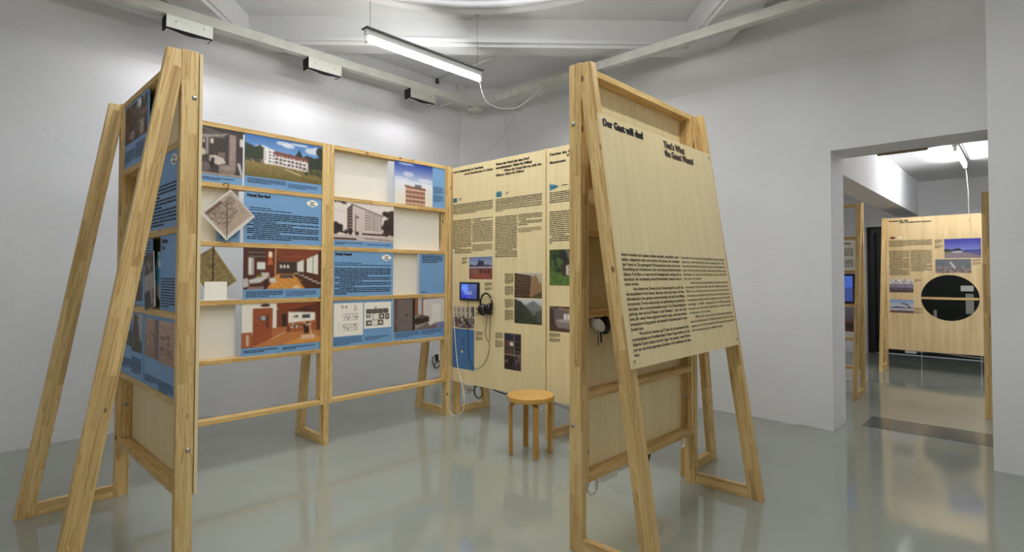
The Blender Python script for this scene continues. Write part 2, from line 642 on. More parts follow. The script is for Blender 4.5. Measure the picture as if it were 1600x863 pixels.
# floor: hall, doorway and next room in one poured surface
bm = bmesh.new()
add_box(bm, (X0 - 0.3, Y0 - 0.3, -0.15), (FAR_X + 0.6, YL + 0.3, 0))
structure('floor', bm, FLOOR)
# mottled dark strip where the two floors meet behind the doorway
strip = plain('dark_floor_strip', (92, 94, 92), 0.16, 0.0, noise=0.25, nscale=9)
bm = bmesh.new()
add_box(bm, (5.755, -1.6, 0.0), (6.20, 1.12, 0.0035))
structure('trim_1', bm, strip)

# walls with a coved bulge above the crease line
PROF = [(0, 0), (0, CREASE)] + [(0.085 * (1 - (1 - k / 14) ** 2.2), CREASE + 0.36 * k / 14) for k in range(1, 15)] + [(0.085, CEIL + 0.08)]
def sweep_wall(bm, a, b, ta, tb, back, z_from=0.0):
    """a, b: floor points; ta, tb: 2-D inward mitre vectors at a and b for an offset of one."""
    prof = [p for p in PROF if p[1] > z_from + 1e-6]
    prof = [(0, z_from)] + prof + [(-back, CEIL + 0.08), (-back, z_from)]
    A = [bm.verts.new((a[0] + ta[0] * o, a[1] + ta[1] * o, z)) for o, z in prof]
    B = [bm.verts.new((b[0] + tb[0] * o, b[1] + tb[1] * o, z)) for o, z in prof]
    n = len(prof)
    for i in range(n):
        f = bm.faces.new((A[i], A[(i + 1) % n], B[(i + 1) % n], B[i]))
        z_mid = (prof[i][1] + prof[(i + 1) % n][1]) / 2
        f.smooth = prof[i][0] >= 0 and prof[(i + 1) % n][0] >= 0
        if f.smooth:
            for v, w in ((A[i], B[i]),):
                e = bm.edges.get((v, w))
                if e and (abs(prof[i][1] - CREASE) < 1e-6 or prof[i][0] < 0):
                    e.smooth = False
    bm.faces.new(A)
    bm.faces.new(B)

def mitre(n1, n2):
    n1, n2 = Vector(n1), Vector(n2)
    s = (n1 + n2)
    return tuple(s / (1 + n1.dot(n2)))
C1, C2 = (4.917, YL), (XR, 5.216)      # chamfered corner
dv = (Vector(C2) - Vector(C1)).normalized()
NC = (dv.y, -dv.x)
if NC[0] > 0:
    NC = (-NC[0], -NC[1])
NL, NR = (0, -1), (-1, 0)
bm = bmesh.new()
sweep_wall(bm, (X0 - 0.2, YL), C1, NL, mitre(NL, NC), 0.25)
structure('wall_left', bm, WALL)
bm = bmesh.new()
sweep_wall(bm, C1, C2, mitre(NL, NC), mitre(NC, NR), 0.2)
structure('wall_corner', bm, WALL)
bm = bmesh.new()
sweep_wall(bm, C2, (XR, DOOR_Y), mitre(NC, NR), NR, XB - XR)
sweep_wall(bm, (XR, DOOR_Y), (XR, PIER_Y - 0.05), NR, NR, XB - XR, LINTEL)
structure('wall_right', bm, WALL)
bm = bmesh.new()
sweep_wall(bm, (PIER_X, PIER_Y), (PIER_X, Y0 - 0.2), NR, NR, XB - PIER_X)
structure('wall_pier', bm, WALL)
bm = bmesh.new()
add_box(bm, (X0 - 0.25, Y0 - 0.25, 0), (PIER_X, Y0, CEIL + 0.08))
structure('wall_behind', bm, WALL)
bm = bmesh.new()
add_box(bm, (X0 - 0.25, Y0, 0), (X0, YL, CEIL + 0.08))
structure('wall_side', bm, WALL)

# little wooden edge strip under the lintel
bm = bmesh.new()
add_box(bm, (XB - 0.03, 0.62, LINTEL - 0.018), (XB, 0.98, LINTEL))
structure('trim_2', bm, plain('raw_edge', (150, 130, 104), 0.8))

# ceiling with the round opening, diagonal beams around it
SKY = (2.03, 2.40)
SKY_R = 1.93
bm = bmesh.new()
segs = 64
ring = [(SKY[0] + SKY_R * math.cos(2 * math.pi * k / segs), SKY[1] + SKY_R * math.sin(2 * math.pi * k / segs)) for k in range(segs)]
cx0, cx1, cy0, cy1 = X0 - 0.2, XR + 0.4, Y0 - 0.2, YL + 0.2
def to_edge(px, py):
    dx, dy = px - SKY[0], py - SKY[1]
    t = min([(cx1 - SKY[0]) / dx if dx > 1e-9 else 1e9, (cx0 - SKY[0]) / dx if dx < -1e-9 else 1e9,
             (cy1 - SKY[1]) / dy if dy > 1e-9 else 1e9, (cy0 - SKY[1]) / dy if dy < -1e-9 else 1e9])
    return (SKY[0] + dx * t, SKY[1] + dy * t)
corner_ang = {}
outer = []
for k in range(segs):
    outer.append(to_edge(*ring[k]))
vi0 = [bm.verts.new((x, y, CEIL)) for x, y in ring]
vo0 = [bm.verts.new((x, y, CEIL)) for x, y in outer]
vi1 = [bm.verts.new((x, y, CEIL + 0.12)) for x, y in ring]
vo1 = [bm.verts.new((x, y, CEIL + 0.12)) for x, y in outer]
corners = [(cx1, cy1), (cx0, cy1), (cx0, cy0), (cx1, cy0)]
for k in range(segs):
    k2 = (k + 1) % segs
    a, b = outer[k], outer[k2]
    ex0, ex1 = [], []
    if abs(a[0] - b[0]) > 1e-6 and abs(a[1] - b[1]) > 1e-6:
        c = min(corners, key=lambda q: abs(q[0] - a[0]) + abs(q[1] - a[1]) + abs(q[0] - b[0]) + abs(q[1] - b[1]))
        ex0 = [bm.verts.new((*c, CEIL))]
        ex1 = [bm.verts.new((*c, CEIL + 0.12))]
    bm.faces.new([vi0[k], vi0[k2], vo0[k2]] + ex0 + [vo0[k]])
    bm.faces.new([vi1[k], vi1[k2], vo1[k2]] + ex1 + [vo1[k]])
    bm.faces.new((vi0[k], vi0[k2], vi1[k2], vi1[k]))
ceiling = structure('ceiling', bm, WALL)
S2 = math.sqrt(0.5)
def ab(a, b):
    return ((a + b) * S2, (a - b) * S2)
BEAM_Z = 3.605
beams = [[ab(5.36, -2.45), ab(5.56, -2.45), ab(5.56, 1.89), ab(5.36, 1.89)],
         [ab(5.55, -2.44), ab(5.27, -2.73), ab(0.88, -2.73), ab(0.60, -2.44)],
         [ab(5.71, 1.885), ab(5.37, 2.225), ab(1.02, 2.225), ab(0.69, 1.885)],
         [ab(0.73, -2.45), ab(0.93, -2.45), ab(0.93, 1.89), ab(0.73, 1.89)]]
for q in beams:
    bm = bmesh.new()
    add_prism(bm, q, BEAM_Z, CEIL + 0.01)
    beam_o = structure('beam', bm, WALL, ceiling)
    cxm, cym = sum(p[0] for p in q) / 4, sum(p[1] for p in q) / 4
    bm = bmesh.new()
    ax = (Vector(q[3]) - Vector(q[0])) if q is beams[0] or q is beams[3] else (Vector(q[2]) - Vector(q[1]))
    ax.normalize()
    side = Vector((-ax.y, ax.x))
    q2 = []
    for p in q:
        sg = 1 if (Vector(p) - Vector((cxm, cym))).dot(side) > 0 else -1
        q2.append(tuple(Vector(p) + side * sg * 0.028))
    add_prism(bm, q2, BEAM_Z + 0.035, BEAM_Z + 0.075)
    structure('moulding', bm, WALL, beam_o)

# round opal skylight in the opening: rim mouldings, added glowing pane above view, thin bars
sky = bpy.data.objects.new('window_1', None)
COL.objects.link(sky)
sky.location = (SKY[0], SKY[1], CEIL)
PW['window_1'] = Matrix.Translation((SKY[0], SKY[1], CEIL))
sky['kind'] = 'structure'
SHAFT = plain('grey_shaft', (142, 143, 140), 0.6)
def ring_mesh(prof, seg=72):
    return lathe(prof + [prof[0]], seg)
link('rim', bm_mesh(ring_mesh([(2.09, 0.0), (2.085, -0.03), (2.06, -0.05), (2.03, -0.055), (2.01, -0.04), (2.0, -0.015), (1.97, -0.012), (1.965, -0.03), (1.94, -0.035), (1.93, 0.0), (1.93, 0.10), (2.0, 0.10), (2.0, 0.0)]), 'rim', True), WALL, sky, PW['window_1'])
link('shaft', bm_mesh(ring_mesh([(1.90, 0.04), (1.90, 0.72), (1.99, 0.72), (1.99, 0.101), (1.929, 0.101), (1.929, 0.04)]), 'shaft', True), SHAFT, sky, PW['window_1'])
link('pane', bm_mesh(lathe([(0, 0.70), (1.899, 0.70), (1.899, 0.712), (0, 0.712)], 72), 'pane'), OPAL_FILL, sky, PW['window_1'])  # pane set out of view, its glow added to fill the hall softly
for k in range(6):
    bm = bmesh.new()
    add_box(bm, (-1.895, -0.012, 0.66), (1.895, 0.012, 0.699))
    link('glazing_bar', bm_mesh(bm, 'glazing_bar'), DARK_METAL, sky, PW['window_1'] @ Matrix.Rotation(math.radians(30 * k + 11), 4, 'Z'))

# next room
bm = bmesh.new()
add_box(bm, (XB, -2.4, FAR_CEIL), (FAR_X + 0.3, YL + 0.2, FAR_CEIL + 0.15))
ceiling2 = structure('ceiling', bm, WALL)
bm = bmesh.new()
add_box(bm, (XB, 1.335, 2.35), (FAR_X, 1.635, FAR_CEIL + 0.01))
structure('beam', bm, WALL, ceiling2)
bm = bmesh.new()
add_box(bm, (FAR_X, 2.09, 0), (FAR_X + 0.35, YL + 0.2, FAR_CEIL))
add_box(bm, (FAR_X, -2.4, 2.20), (FAR_X + 0.35, 2.09, FAR_CEIL))
add_box(bm, (FAR_X, -2.4, 0), (FAR_X + 0.35, -1.2, 2.20))
structure('wall_far', bm, WALL)
bm = bmesh.new()
add_box(bm, (XB, -2.6, 0), (FAR_X + 0.3, -2.4, FAR_CEIL))
structure('wall_far_right', bm, WALL)
bm = bmesh.new()
add_box(bm, (XB, YL + 0.0, 0), (FAR_X + 0.3, YL + 0.2, FAR_CEIL))
structure('wall_far_left', bm, WALL)
# dark double door in the far wall
door = bpy.data.objects.new('door_1', None)
COL.objects.link(door)
door.location = (FAR_X + 0.2, 0.44, 0)
PW['door_1'] = Matrix.Translation((FAR_X + 0.2, 0.44, 0))
door['kind'] = 'structure'
box('door_frame', (FAR_X + 0.14, 1.98, 0.0), (FAR_X + 0.33, 2.09, 2.20), GREEN_DARK, door)
box('door_frame', (FAR_X + 0.14, -1.2, 0.0), (FAR_X + 0.33, -1.1, 2.20), GREEN_DARK, door)
box('door_frame', (FAR_X + 0.14, -1.1, 2.10), (FAR_X + 0.33, 1.98, 2.20), GREEN_DARK, door)
for y0, y1 in ((1.35, 1.98), (0.585, 1.34), (-0.33, 0.575), (-1.1, -0.34)):
    lf = box('door_leaf', (FAR_X + 0.2, y0, 0.01), (FAR_X + 0.25, y1, 2.10), GREEN_DARK, door)
    box('door_panel', (FAR_X + 0.19, y0 + 0.1, 1.06), (FAR_X + 0.2, y1 - 0.1, 2.0), GREEN_DARK, lf)
    box('door_panel', (FAR_X + 0.19, y0 + 0.1, 0.12), (FAR_X + 0.2, y1 - 0.1, 0.96), GREEN_DARK, lf)
box('lock_plate', (FAR_X + 0.17, 0.66, 0.74), (FAR_X + 0.19, 0.76, 1.06), GREY_PLASTIC, door)
box('notice', (FAR_X + 0.182, 0.66, 1.10), (FAR_X + 0.19, 0.82, 1.19), PAPER, door)
box('door_handle', (FAR_X + 0.13, 0.72, 0.96), (FAR_X + 0.15, 0.90, 0.985), STEEL, door)
box('key_box', (FAR_X + 0.16, 1.13, 0.64), (FAR_X + 0.19, 1.17, 0.78), GREY_PLASTIC, door)

# scuffed grey skirting line along the left wall (thin bead of filler)
def bead(name, a, b, axis, mat):
    rnd = random.Random(5)
    bm = bmesh.new()
    n = 60
    prev = None
    for i in range(n + 1):
        t = i / n
        p = Vector(a).lerp(Vector(b), t)
        h = rnd.uniform(0.004, 0.016)
        d = rnd.uniform(0.004, 0.012)
        off = Vector((0, -d, 0)) if axis == 'x' else Vector((-d, 0, 0))
        v = [bm.verts.new(p), bm.verts.new(p + off), bm.verts.new(p + off * 0.3 + Vector((0, 0, h))), bm.verts.new(p + Vector((0, 0, h)))]
        if prev:
            for k in range(4):
                bm.faces.new((prev[k], prev[(k + 1) % 4], v[(k + 1) % 4], v[k]))
        else:
            bm.faces.new(v)
        prev = v
    bm.faces.new(prev)
    return structure(name, bm, mat)
BEAD = plain('grey_filler', (168, 168, 164), 0.8)
bead('baseboard_left', (X0, YL, 0), (4.9, YL, 0), 'x', BEAD)
bead('baseboard_right', (XR, 5.2, 0), (XR, DOOR_Y, 0), 'y', BEAD)

# ================================================================== display frames
RAIL_TOPS = [2.40, 1.984, 1.577, 1.170, 0.763, 0.356]
RT = 0.033
POST_W, TR_T = 0.072, 0.042

def trestle(parent, corner, out, side, foot=0.42, height=2.40, bolts=()):
    """corner = outer front bottom of the post on its leg side; out = direction of the leg; side = thickness direction."""
    o, u, t = Vector(corner), Vector(out), Vector(side)
    z = Vector((0, 0, 1))
    k = (foot - 0.058) / height
    rear = foot - 0.083
    zr = rear / k
    prism('post', [(-POST_W, 0), (0, 0), (0, height), (-POST_W, height)], 0, TR_T, o, u, z, t, PINE, parent, z)
    if zr < height:
        leg = [(rear, 0), (foot, 0), (0.058, height - 0.008), (0.0005, height - 0.008), (0.0005, zr)]
    else:
        leg = [(rear, 0), (foot, 0), (0.058, height - 0.008), (rear - k * height, height - 0.008)]
    ax = (z * height - u * (foot - 0.058)).normalized()
    prism('slanted_leg', leg, 0, TR_T, o, u, z, t, PINE, parent, ax)
    prism('foot_rail', [(0.0005, 0), (rear - 0.0005, 0), (rear - 0.0005 - k * 0.07, 0.07), (0.0005, 0.07)], 0.002, TR_T - 0.002, o, u, z, t, PINE, parent, u)
    for (bu, bz, sgn) in bolts:
        bolt(o + u * bu + z * bz + t * (TR_T if sgn > 0 else 0.0), t * sgn, parent)

def shelf_frame(parent, origin, along, inward, length, depth=0.08, tops=RAIL_TOPS, stile=0.03):
    """Lattice of rails between two stiles; origin = front bottom corner."""
    o, a, d = Vector(origin), Vector(along), Vector(inward)
    z = Vector((0, 0, 1))
    z_lo, z_hi = tops[-1] - RT, tops[0]
    for s in (0.0, length - stile):
        prism('stile', [(s, 0), (s + stile, 0), (s + stile, depth), (s, depth)], z_lo, z_hi, o, a, d, z, PINE, parent, z)
    for tp in tops:
        prism('rail', [(stile, 0), (length - stile, 0), (length - stile, depth), (stile, depth)], tp - RT, tp, o, a, d, z, PINE_DARK, parent, a)

# ---- F: wing on the left, open towards the left wall ---------------
FR = thing('exhibition_stand', (0.81, 3.45, 0), 'pine display shelf on slanted legs at far left, nearest the camera, edge-on', 'exhibition stand')
trestle(FR, (0.768, 2.84, 0), (-1, 0, 0), (0, 1, 0), foot=0.45, bolts=((-0.055, 2.18, -1), (-0.05, 0.535, -1)))
trestle(FR, (0.768, 4.04, 0), (-1, 0, 0), (0, 1, 0), foot=0.45)
shelf_frame(FR, (0.777, 2.883, 0), (0, 1, 0), (1, 0, 0), 1.156, 0.066)
F_BACK = Plane((0.859, 4.038, 0), (0, -1, 0), (0, 0, 1))
sheet('back_panel', F_BACK, 0.0, 0.325, 1.197, 2.394, 0.0, 0.0145, PLY, FR)
bolt((0.815, 4.008, 0.56), (0, -1, 0), FR)

# ---- L: two shelves along the left wall ----------------------------
YF = 4.07
L1 = thing('exhibition_stand', (1.50, YF + 0.04, 0), 'pine display shelf with hotel meadow photo and hanging booklet, left of the two facing shelves', 'exhibition stand')
shelf_frame(L1, (0.879, YF, 0), (1, 0, 0), (0, 1, 0), 1.252, 0.072)
trestle(L1, (2.131, YF + POST_W, 0), (0, 1, 0), (1, 0, 0), foot=0.42)
L2 = thing('exhibition_stand', (2.78, YF + 0.04, 0), 'pine display shelf with floor plans and black and white tower block, beside the room corner', 'exhibition stand')
shelf_frame(L2, (2.174, YF, 0), (1, 0, 0), (0, 1, 0), 1.215, 0.072)
trestle(L2, (3.390, YF + POST_W, 0), (0, 1, 0), (1, 0, 0), foot=0.44)
bolt((3.385, YF, 0.72), (0, -1, 0), L2, 0.6)

# ---- B: two plywood text walls along the back ----------------------
XF = 3.46
B1 = thing('exhibition_stand', (3.50, 3.5, 0), 'plywood text wall with tablet and headphones, behind the stool', 'exhibition stand')
trestle(B1, (XF + 0.015 + POST_W, 4.052, 0), (1, 0, 0), (0, 1, 0), foot=0.41)
trestle(B1, (XF + 0.015 + POST_W, 2.876, 0), (1, 0, 0), (0, 1, 0), foot=0.41)
B2 = thing('exhibition_stand', (3.50, 2.3, 0), 'plywood text wall half hidden behind the near right frame, with green garden photo', 'exhibition stand')
trestle(B2, (XF + 0.015 + POST_W, 1.692, 0), (1, 0, 0), (0, 1, 0), foot=0.43)
PB = Plane((XF, 0, 0), (0, -1, 0), (0, 0, 1))      # u = -y
b1_panel = sheet('panel', PB, -4.113, 0.325, -2.902, 2.392, -0.015, 0.0, PLY, B1)
b2_panel = sheet('panel', PB, -2.889, 0.325, -1.692, 2.392, -0.015, 0.0, PLY, B2)

# ---- R: wing on the right with the tilted introduction board -------
YR = 1.598
RR = thing('exhibition_stand', (2.8, 1.64, 0), 'tall pine frame on slanted legs in the right foreground carrying the tilted introduction board', 'exhibition stand')
trestle(RR, (2.170, YR - 0.005, 0), (0, -1, 0), (1, 0, 0), foot=0.42, bolts=((-0.045, 2.10, -1), (-0.05, 0.61, -1)))
trestle(RR, (3.405, YR - 0.005, 0), (0, -1, 0), (1, 0, 0), foot=0.42)
shelf_frame(RR, (2.213, YR, 0), (1, 0, 0), (0, 1, 0), 1.191, 0.072)
R_BACK = Plane((2.213, YR + 0.074, 0), (1, 0, 0), (0, 0, 1))
sheet('back_panel', R_BACK, 0.0, 0.325, 0.6, 2.394, -0.008, 0.0, PLY, RR)
sheet('back_panel', R_BACK, 0.602, 0.325, 1.19, 2.394, -0.008, 0.0, PLY, RR)
bolt((3.374, YR + 0.035, 0.57), (-1, 0, 0), RR)

# tilted board screwed to the slanted legs
KT = (0.42 - 0.058) / 2.40
tv = Vector((0, KT, 1)).normalized()
tz = Vector((1, 0, 0))
zb0 = 0.925
PT = Plane((2.158, YR - 0.005 - 0.42 + KT * zb0 - 0.001, zb0), (1, 0, 0), tv)
TB_W, TB_H = 1.238, 1.212
tboard = sheet('introduction_board', PT, 0, 0, TB_W, TB_H, 0.0, 0.012, PLY, None, 0.001)
tag(tboard, 'tilted plywood board reading Der Gast will das, screwed to two slanted legs', 'board')
PTF = Plane(PT.o + PT.n * 0.012, PT.u, PT.v)
for u, v in ((0.025, 0.035), (TB_W - 0.025, 0.035), (0.025, TB_H - 0.03), (TB_W - 0.025, TB_H - 0.03)):
    bolt(PTF.o + PTF.u * u + PTF.v * v, PTF.n, tboard, 0.7)

# lettering of the introduction board
def tline(s, u, v, cap, mat, width=None, bold=0.0, name='text_line'):
    return text(name, PTF, s, u + 0.012, v, cap, mat, tboard, width, bold, hb=0.0024 if name == 'title' else 0.0)
tline('Der Gast will das!', 0.012, 1.152, 0.038, INK, 0.37, 0.05, 'title')
tline("That's What", 0.609, 1.150, 0.038, INK_GREY, 0.253, 0.05, 'title')
tline('the Guest Wants!', 0.609, 1.099, 0.038, INK_GREY, 0.352, 0.05, 'title')
GER = ['Hotels verändern sich laufend, werden adaptiert, vergrößert, unter-', 'kellert, aufgestockt oder auch ersetzt und passen sich wechseln-',
       'den Trends an. Die gestiegenen Wohnansprüche lassen sich an der', 'Entwicklung des Hotelzimmers über die letzten Jahrzehnte bestens',
       'ablesen. Fünf Jahre, so sagt man im Hotelgewerbe, beträgt die Le-', 'bensdauer der Ausstattung eines Hotelzimmers, danach muss er-', 'neuert werden.',
       '>Auch abseits der Zimmer ist der Erneuerungsdruck groß: was', 'das benachbarte Hotel bietet, das muss man auch bieten. All dies',
       'will außerdem den gerade vorherrschenden und auf Social Media', 'kursierenden Trends entsprechen und gleichzeitig das gewisse Et-',
       'was haben, das es unverwechselbar macht. Von Notwendigkeiten', 'gedrängt, aber auch im Wissen – oder Glauben? –, dass dem Gast',
       'jedes Jahr etwas Neues geboten werden muss, wird eine Investi-', 'tionsspirale in Gang gesetzt, die manche*n Hotelbetreiber*in über-', 'fordern kann.',
       '>Was sind die Ursachen und Treiber für die permanente Wei-', 'terentwicklung von Hotelbetrieben? Dieser Frage widmet sich das',
       'folgende Kapitel ebenso wie der Frage, was passiert, wenn Wachs-', 'tum aus wie immer gearteten Gründen nicht stattfinden soll oder', 'kann.']
ENG = ['Constantly in flux, hotels are being modified, enlarged, extended,', 'topped up, or even replaced, and adapt to changing trends. The in-',
       'creased living demands can clearly be seen in the development of', 'hotel rooms over the last decades. Hotel industry insiders say that',
       "the lifespan of a hotel room's furnishings is five years, after which", 'they need to be renewed.',
       '>Aside from the rooms themselves, the pressure to renovate', 'is enormous: You have to offer what the neighboring hotel does.',
       "What's more, all of this wants to correspond to the current trends", 'circulating on social media and at the same time have that certain',
       'something that makes it unique. Urged by necessity, but also in the', 'knowledge – or belief? – that guests have to be offered something',
       'new every year, an investment spiral that can overwhelm some ho-', 'tel operators is set in motion.',
       '>What are the causes and drivers of the permanent develop-', 'ment of hotel businesses? The following chapter is dedicated to this',
       'question, as well as to the question of what happens if growth should', 'not or cannot take place for whatever reasons.']
for lines, u0, mat, bold in ((GER, 0.016, INK, 0.022), (ENG, 0.618, INK_SOFT, 0.006)):
    for i, l in enumerate(lines):
        ind = 0.068 if l.startswith('>') else 0.0
        l = l.lstrip('>')
        full = len(l) > 54
        tline(l, u0 + ind, 0.519 - i * 0.0233, 0.0150, mat, (0.577 - ind) if full else len(l) * 0.0088, bold)

# ================================================================== painters of the printed pictures
def p_lounge(c):
    c.rect(0, 0, 1, 1, (58, 48, 46))
    for i in range(4):
        c.poly([(0, .98 - i * .07), (0.55, .90 - i * .02), (0.55, .88 - i * .02), (0, .95 - i * .07)], (110, 98, 94))
    c.poly([(0, .82), (.5, .88), (.62, .93), (.62, .90), (.5, .84), (0, .76)], (150, 138, 132))
    c.rect(.12, .42, .17, .78, (160, 146, 138))
    c.rect(.66, .12, .83, .90, (152, 130, 124))
    c.noise(c.pmask([(.66, .12), (.83, .12), (.83, .9), (.66, .9)]), 10, 4)
    for x, y, w, h in ((.04, .65, .04, .08), (.22, .66, .06, .1), (.92, .68, .08, .16)):
        c.rect(x, y, x + w, y + h, (214, 204, 192))
    c.rect(.40, .36, .56, .50, (112, 94, 90))
    c.ell(.04, .46, .07, .07, (190, 180, 172))
    c.poly([(.2, .40), (.34, .42), (.54, .37), (.58, .28), (.42, .22), (.2, .28)], (196, 184, 176))
    c.poly([(.18, .15), (.30, .15), (.32, .36), (.24, .36)], (24, 20, 20))
    c.ell(.62, .12, .2, .13, (128, 110, 104))
    c.ell(.62, .18, .2, .05, (150, 132, 124))
    c.ell(.08, .16, .14, .10, (104, 88, 84))
    c.poly([(.86, .30), (.93, .32), (1, .06), (.96, .04)], (196, 184, 178))
    c.rect(0, 0, 1, .05, (150, 136, 130))
    c.noise(c.x > -1, 12, 2)

def p_lounge_wide(c):
    c.a[:] = (58, 48, 46)
    c.x = (c.x * 0.585 - 0.313) / 0.272
    p_lounge(c)
    c.rect(-1.2, 0, 0, .2, (104, 90, 86))
    c.rect(-.9, .3, -.2, .6, (90, 78, 74))

def p_meadow(c):
    c.grad(0.4, 1.0, (150, 186, 222), (62, 112, 180))
    for x, y, rx, ry in ((.48, .9, .10, .05), (.54, .86, .08, .05), (.68, .93, .12, .03), (.86, .83, .1, .08), (.2, .74, .08, .04), (.95, .9, .08, .05)):
        c.ell(x, y, rx, ry, (226, 226, 230), .8)
    c.poly([(0, .80), (.06, .76), (.12, .72), (.18, .78), (.24, .70), (.28, .40), (0, .36)], (44, 54, 36))
    c.poly([(.72, .62), (.78, .70), (.9, .66), (1, .75), (1, .2), (.74, .3)], (36, 44, 32))
    c.ell(.97, .84, .06, .12, (34, 42, 28))
    c.poly([(.62, .62), (.685, .82), (.74, .60)], (24, 40, 30))
    c.poly([(.55, .60), (.56, .70), (.58, .60)], (24, 40, 30))
    c.grad(0.0, 0.36, (104, 92, 44), (142, 120, 62))
    c.noise(c.y < .36, 16, 3)
    c.poly([(.225, .68), (.25, .74), (.37, .70), (.37, .34), (.225, .34)], (232, 228, 228))
    c.poly([(.35, .66), (.80, .60), (.80, .28), (.35, .35)], (222, 214, 212))
    c.poly([(.35, .69), (.80, .62), (.80, .52), (.35, .57)], (120, 66, 54))
    for i in range(9):
        c.rect(.37 + i * .047, .585 - i * .006, .385 + i * .047, .61 - i * .006, (212, 204, 200))
    for i in range(4):
        c.rect(.29, .62 - i * .075, .315, .655 - i * .075, (40, 38, 44))
        c.rect(.335, .62 - i * .075, .355, .65 - i * .075, (40, 38, 44))
        c.rect(.235, .62 - i * .06, .25, .65 - i * .06, (120, 70, 60))
    for r in range(2):
        for i in range(8):
            c.rect(.37 + i * .052, .475 - r * .09 - i * .007, .405 + i * .052, .525 - r * .09 - i * .007, (62, 44, 44))
    c.rect(.48, .40, .53, .46, (232, 230, 226))
    c.poly([(.48, .27), (.52, .27), (.72, .17), (.66, .17)], (206, 188, 158))
    c.blobs(.72, .20, 1.0, .34, 40, .02, [(52, 64, 34), (70, 74, 40), (40, 48, 30)])
    c.blobs(0, .36, .22, .42, 20, .02, [(60, 62, 44), (150, 120, 104), (84, 80, 54)])

def p_restaurant(c):
    c.rect(0, 0, 1, 1, (78, 36, 24))
    c.poly([(.40, 1), (1, 1), (.75, .66), (.42, .68)], (150, 76, 44))
    for i in range(5):
        c.poly([(.42, .96 - i * .055), (.95 - i * .04, .97 - i * .06), (.95 - i * .04, .945 - i * .06), (.42, .93 - i * .055)], (92, 40, 24))
    for i in range(5):
        c.rect(.06, .93 - i * .05, .26, .955 - i * .05, (112, 102, 104) if i % 2 else (52, 40, 40))
    c.rect(.06, .35, .12, .76, (210, 212, 206))
    c.rect(.10, .35, .106, .76, (60, 40, 34))
    c.rect(.16, .48, .26, .66, (216, 218, 210))
    c.rect(.26, .22, .385, 1, (96, 38, 22))
    c.poly([(.31, .79), (.335, .79), (.365, .60), (.285, .60)], (206, 110, 54), .75)
    c.ell(.322, .80, .03, .05, (226, 150, 90), .6)
    c.rect(.30, .79, .345, .92, (246, 226, 196))
    c.rect(.385, .18, .395, 1, (206, 160, 118))
    c.rect(.42, .40, .67, .68, (58, 44, 44))
    for i in range(3):
        c.rect(.445 + i * .045, .52, .475 + i * .045, .60, (226, 216, 198))
    c.poly([(.67, .44), (.76, .42), (.76, .74), (.67, .66)], (218, 216, 206))
    c.poly([(.80, .42), (.96, .36), (.96, .90), (.80, .76)], (222, 220, 208))
    c.rect(.885, .36, .892, .9, (80, 50, 40))
    c.poly([(.28, 0), (.78, 0), (.62, .38), (.42, .38)], (204, 136, 62))
    for i in range(7):
        for j in range(6):
            if (i + j) % 2:
                c.ell(.36 + i * .055 + j * .01, .04 + j * .055, .022, .02, (226, 168, 92), .6)
    c.poly([(.66, .10), (.74, .0), (.60, .0)], (232, 214, 190), .7)
    c.poly([(.44, .26), (.63, .26), (.61, .36), (.45, .36)], (92, 70, 70))
    c.poly([(.06, .22), (.20, .30), (.30, .28), (.20, .16), (.08, .14)], (196, 196, 196))
    c.poly([(.24, .0), (.29, .0), (.30, .26), (.25, .24)], (58, 26, 16))
    c.poly([(0, .25), (.05, .27), (.07, .08), (0, .04)], (186, 178, 174))
    c.poly([(.31, .27), (.39, .28), (.40, .16), (.32, .16)], (206, 198, 192))
    c.rect(.21, .29, .31, .40, (196, 188, 180))
    c.poly([(.05, .0), (.24, .0), (.25, .07), (.05, .05)], (146, 124, 118))
    c.blobs(.16, .29, .22, .36, 8, .018, [(64, 110, 44), (210, 140, 60)])
    for i in range(6):
        x = .62 + i * .06
        y = .38 - i * .05
        c.poly([(x, y), (x + .09, y + .01), (x + .1, y - .06), (x + .02, y - .07)], (64, 32, 22))
        c.poly([(x + .01, y + .01), (x + .08, y + .02), (x + .09, y - .005), (x + .02, y - .01)], (214, 206, 196))
    c.noise(c.x > -1, 8, 2)

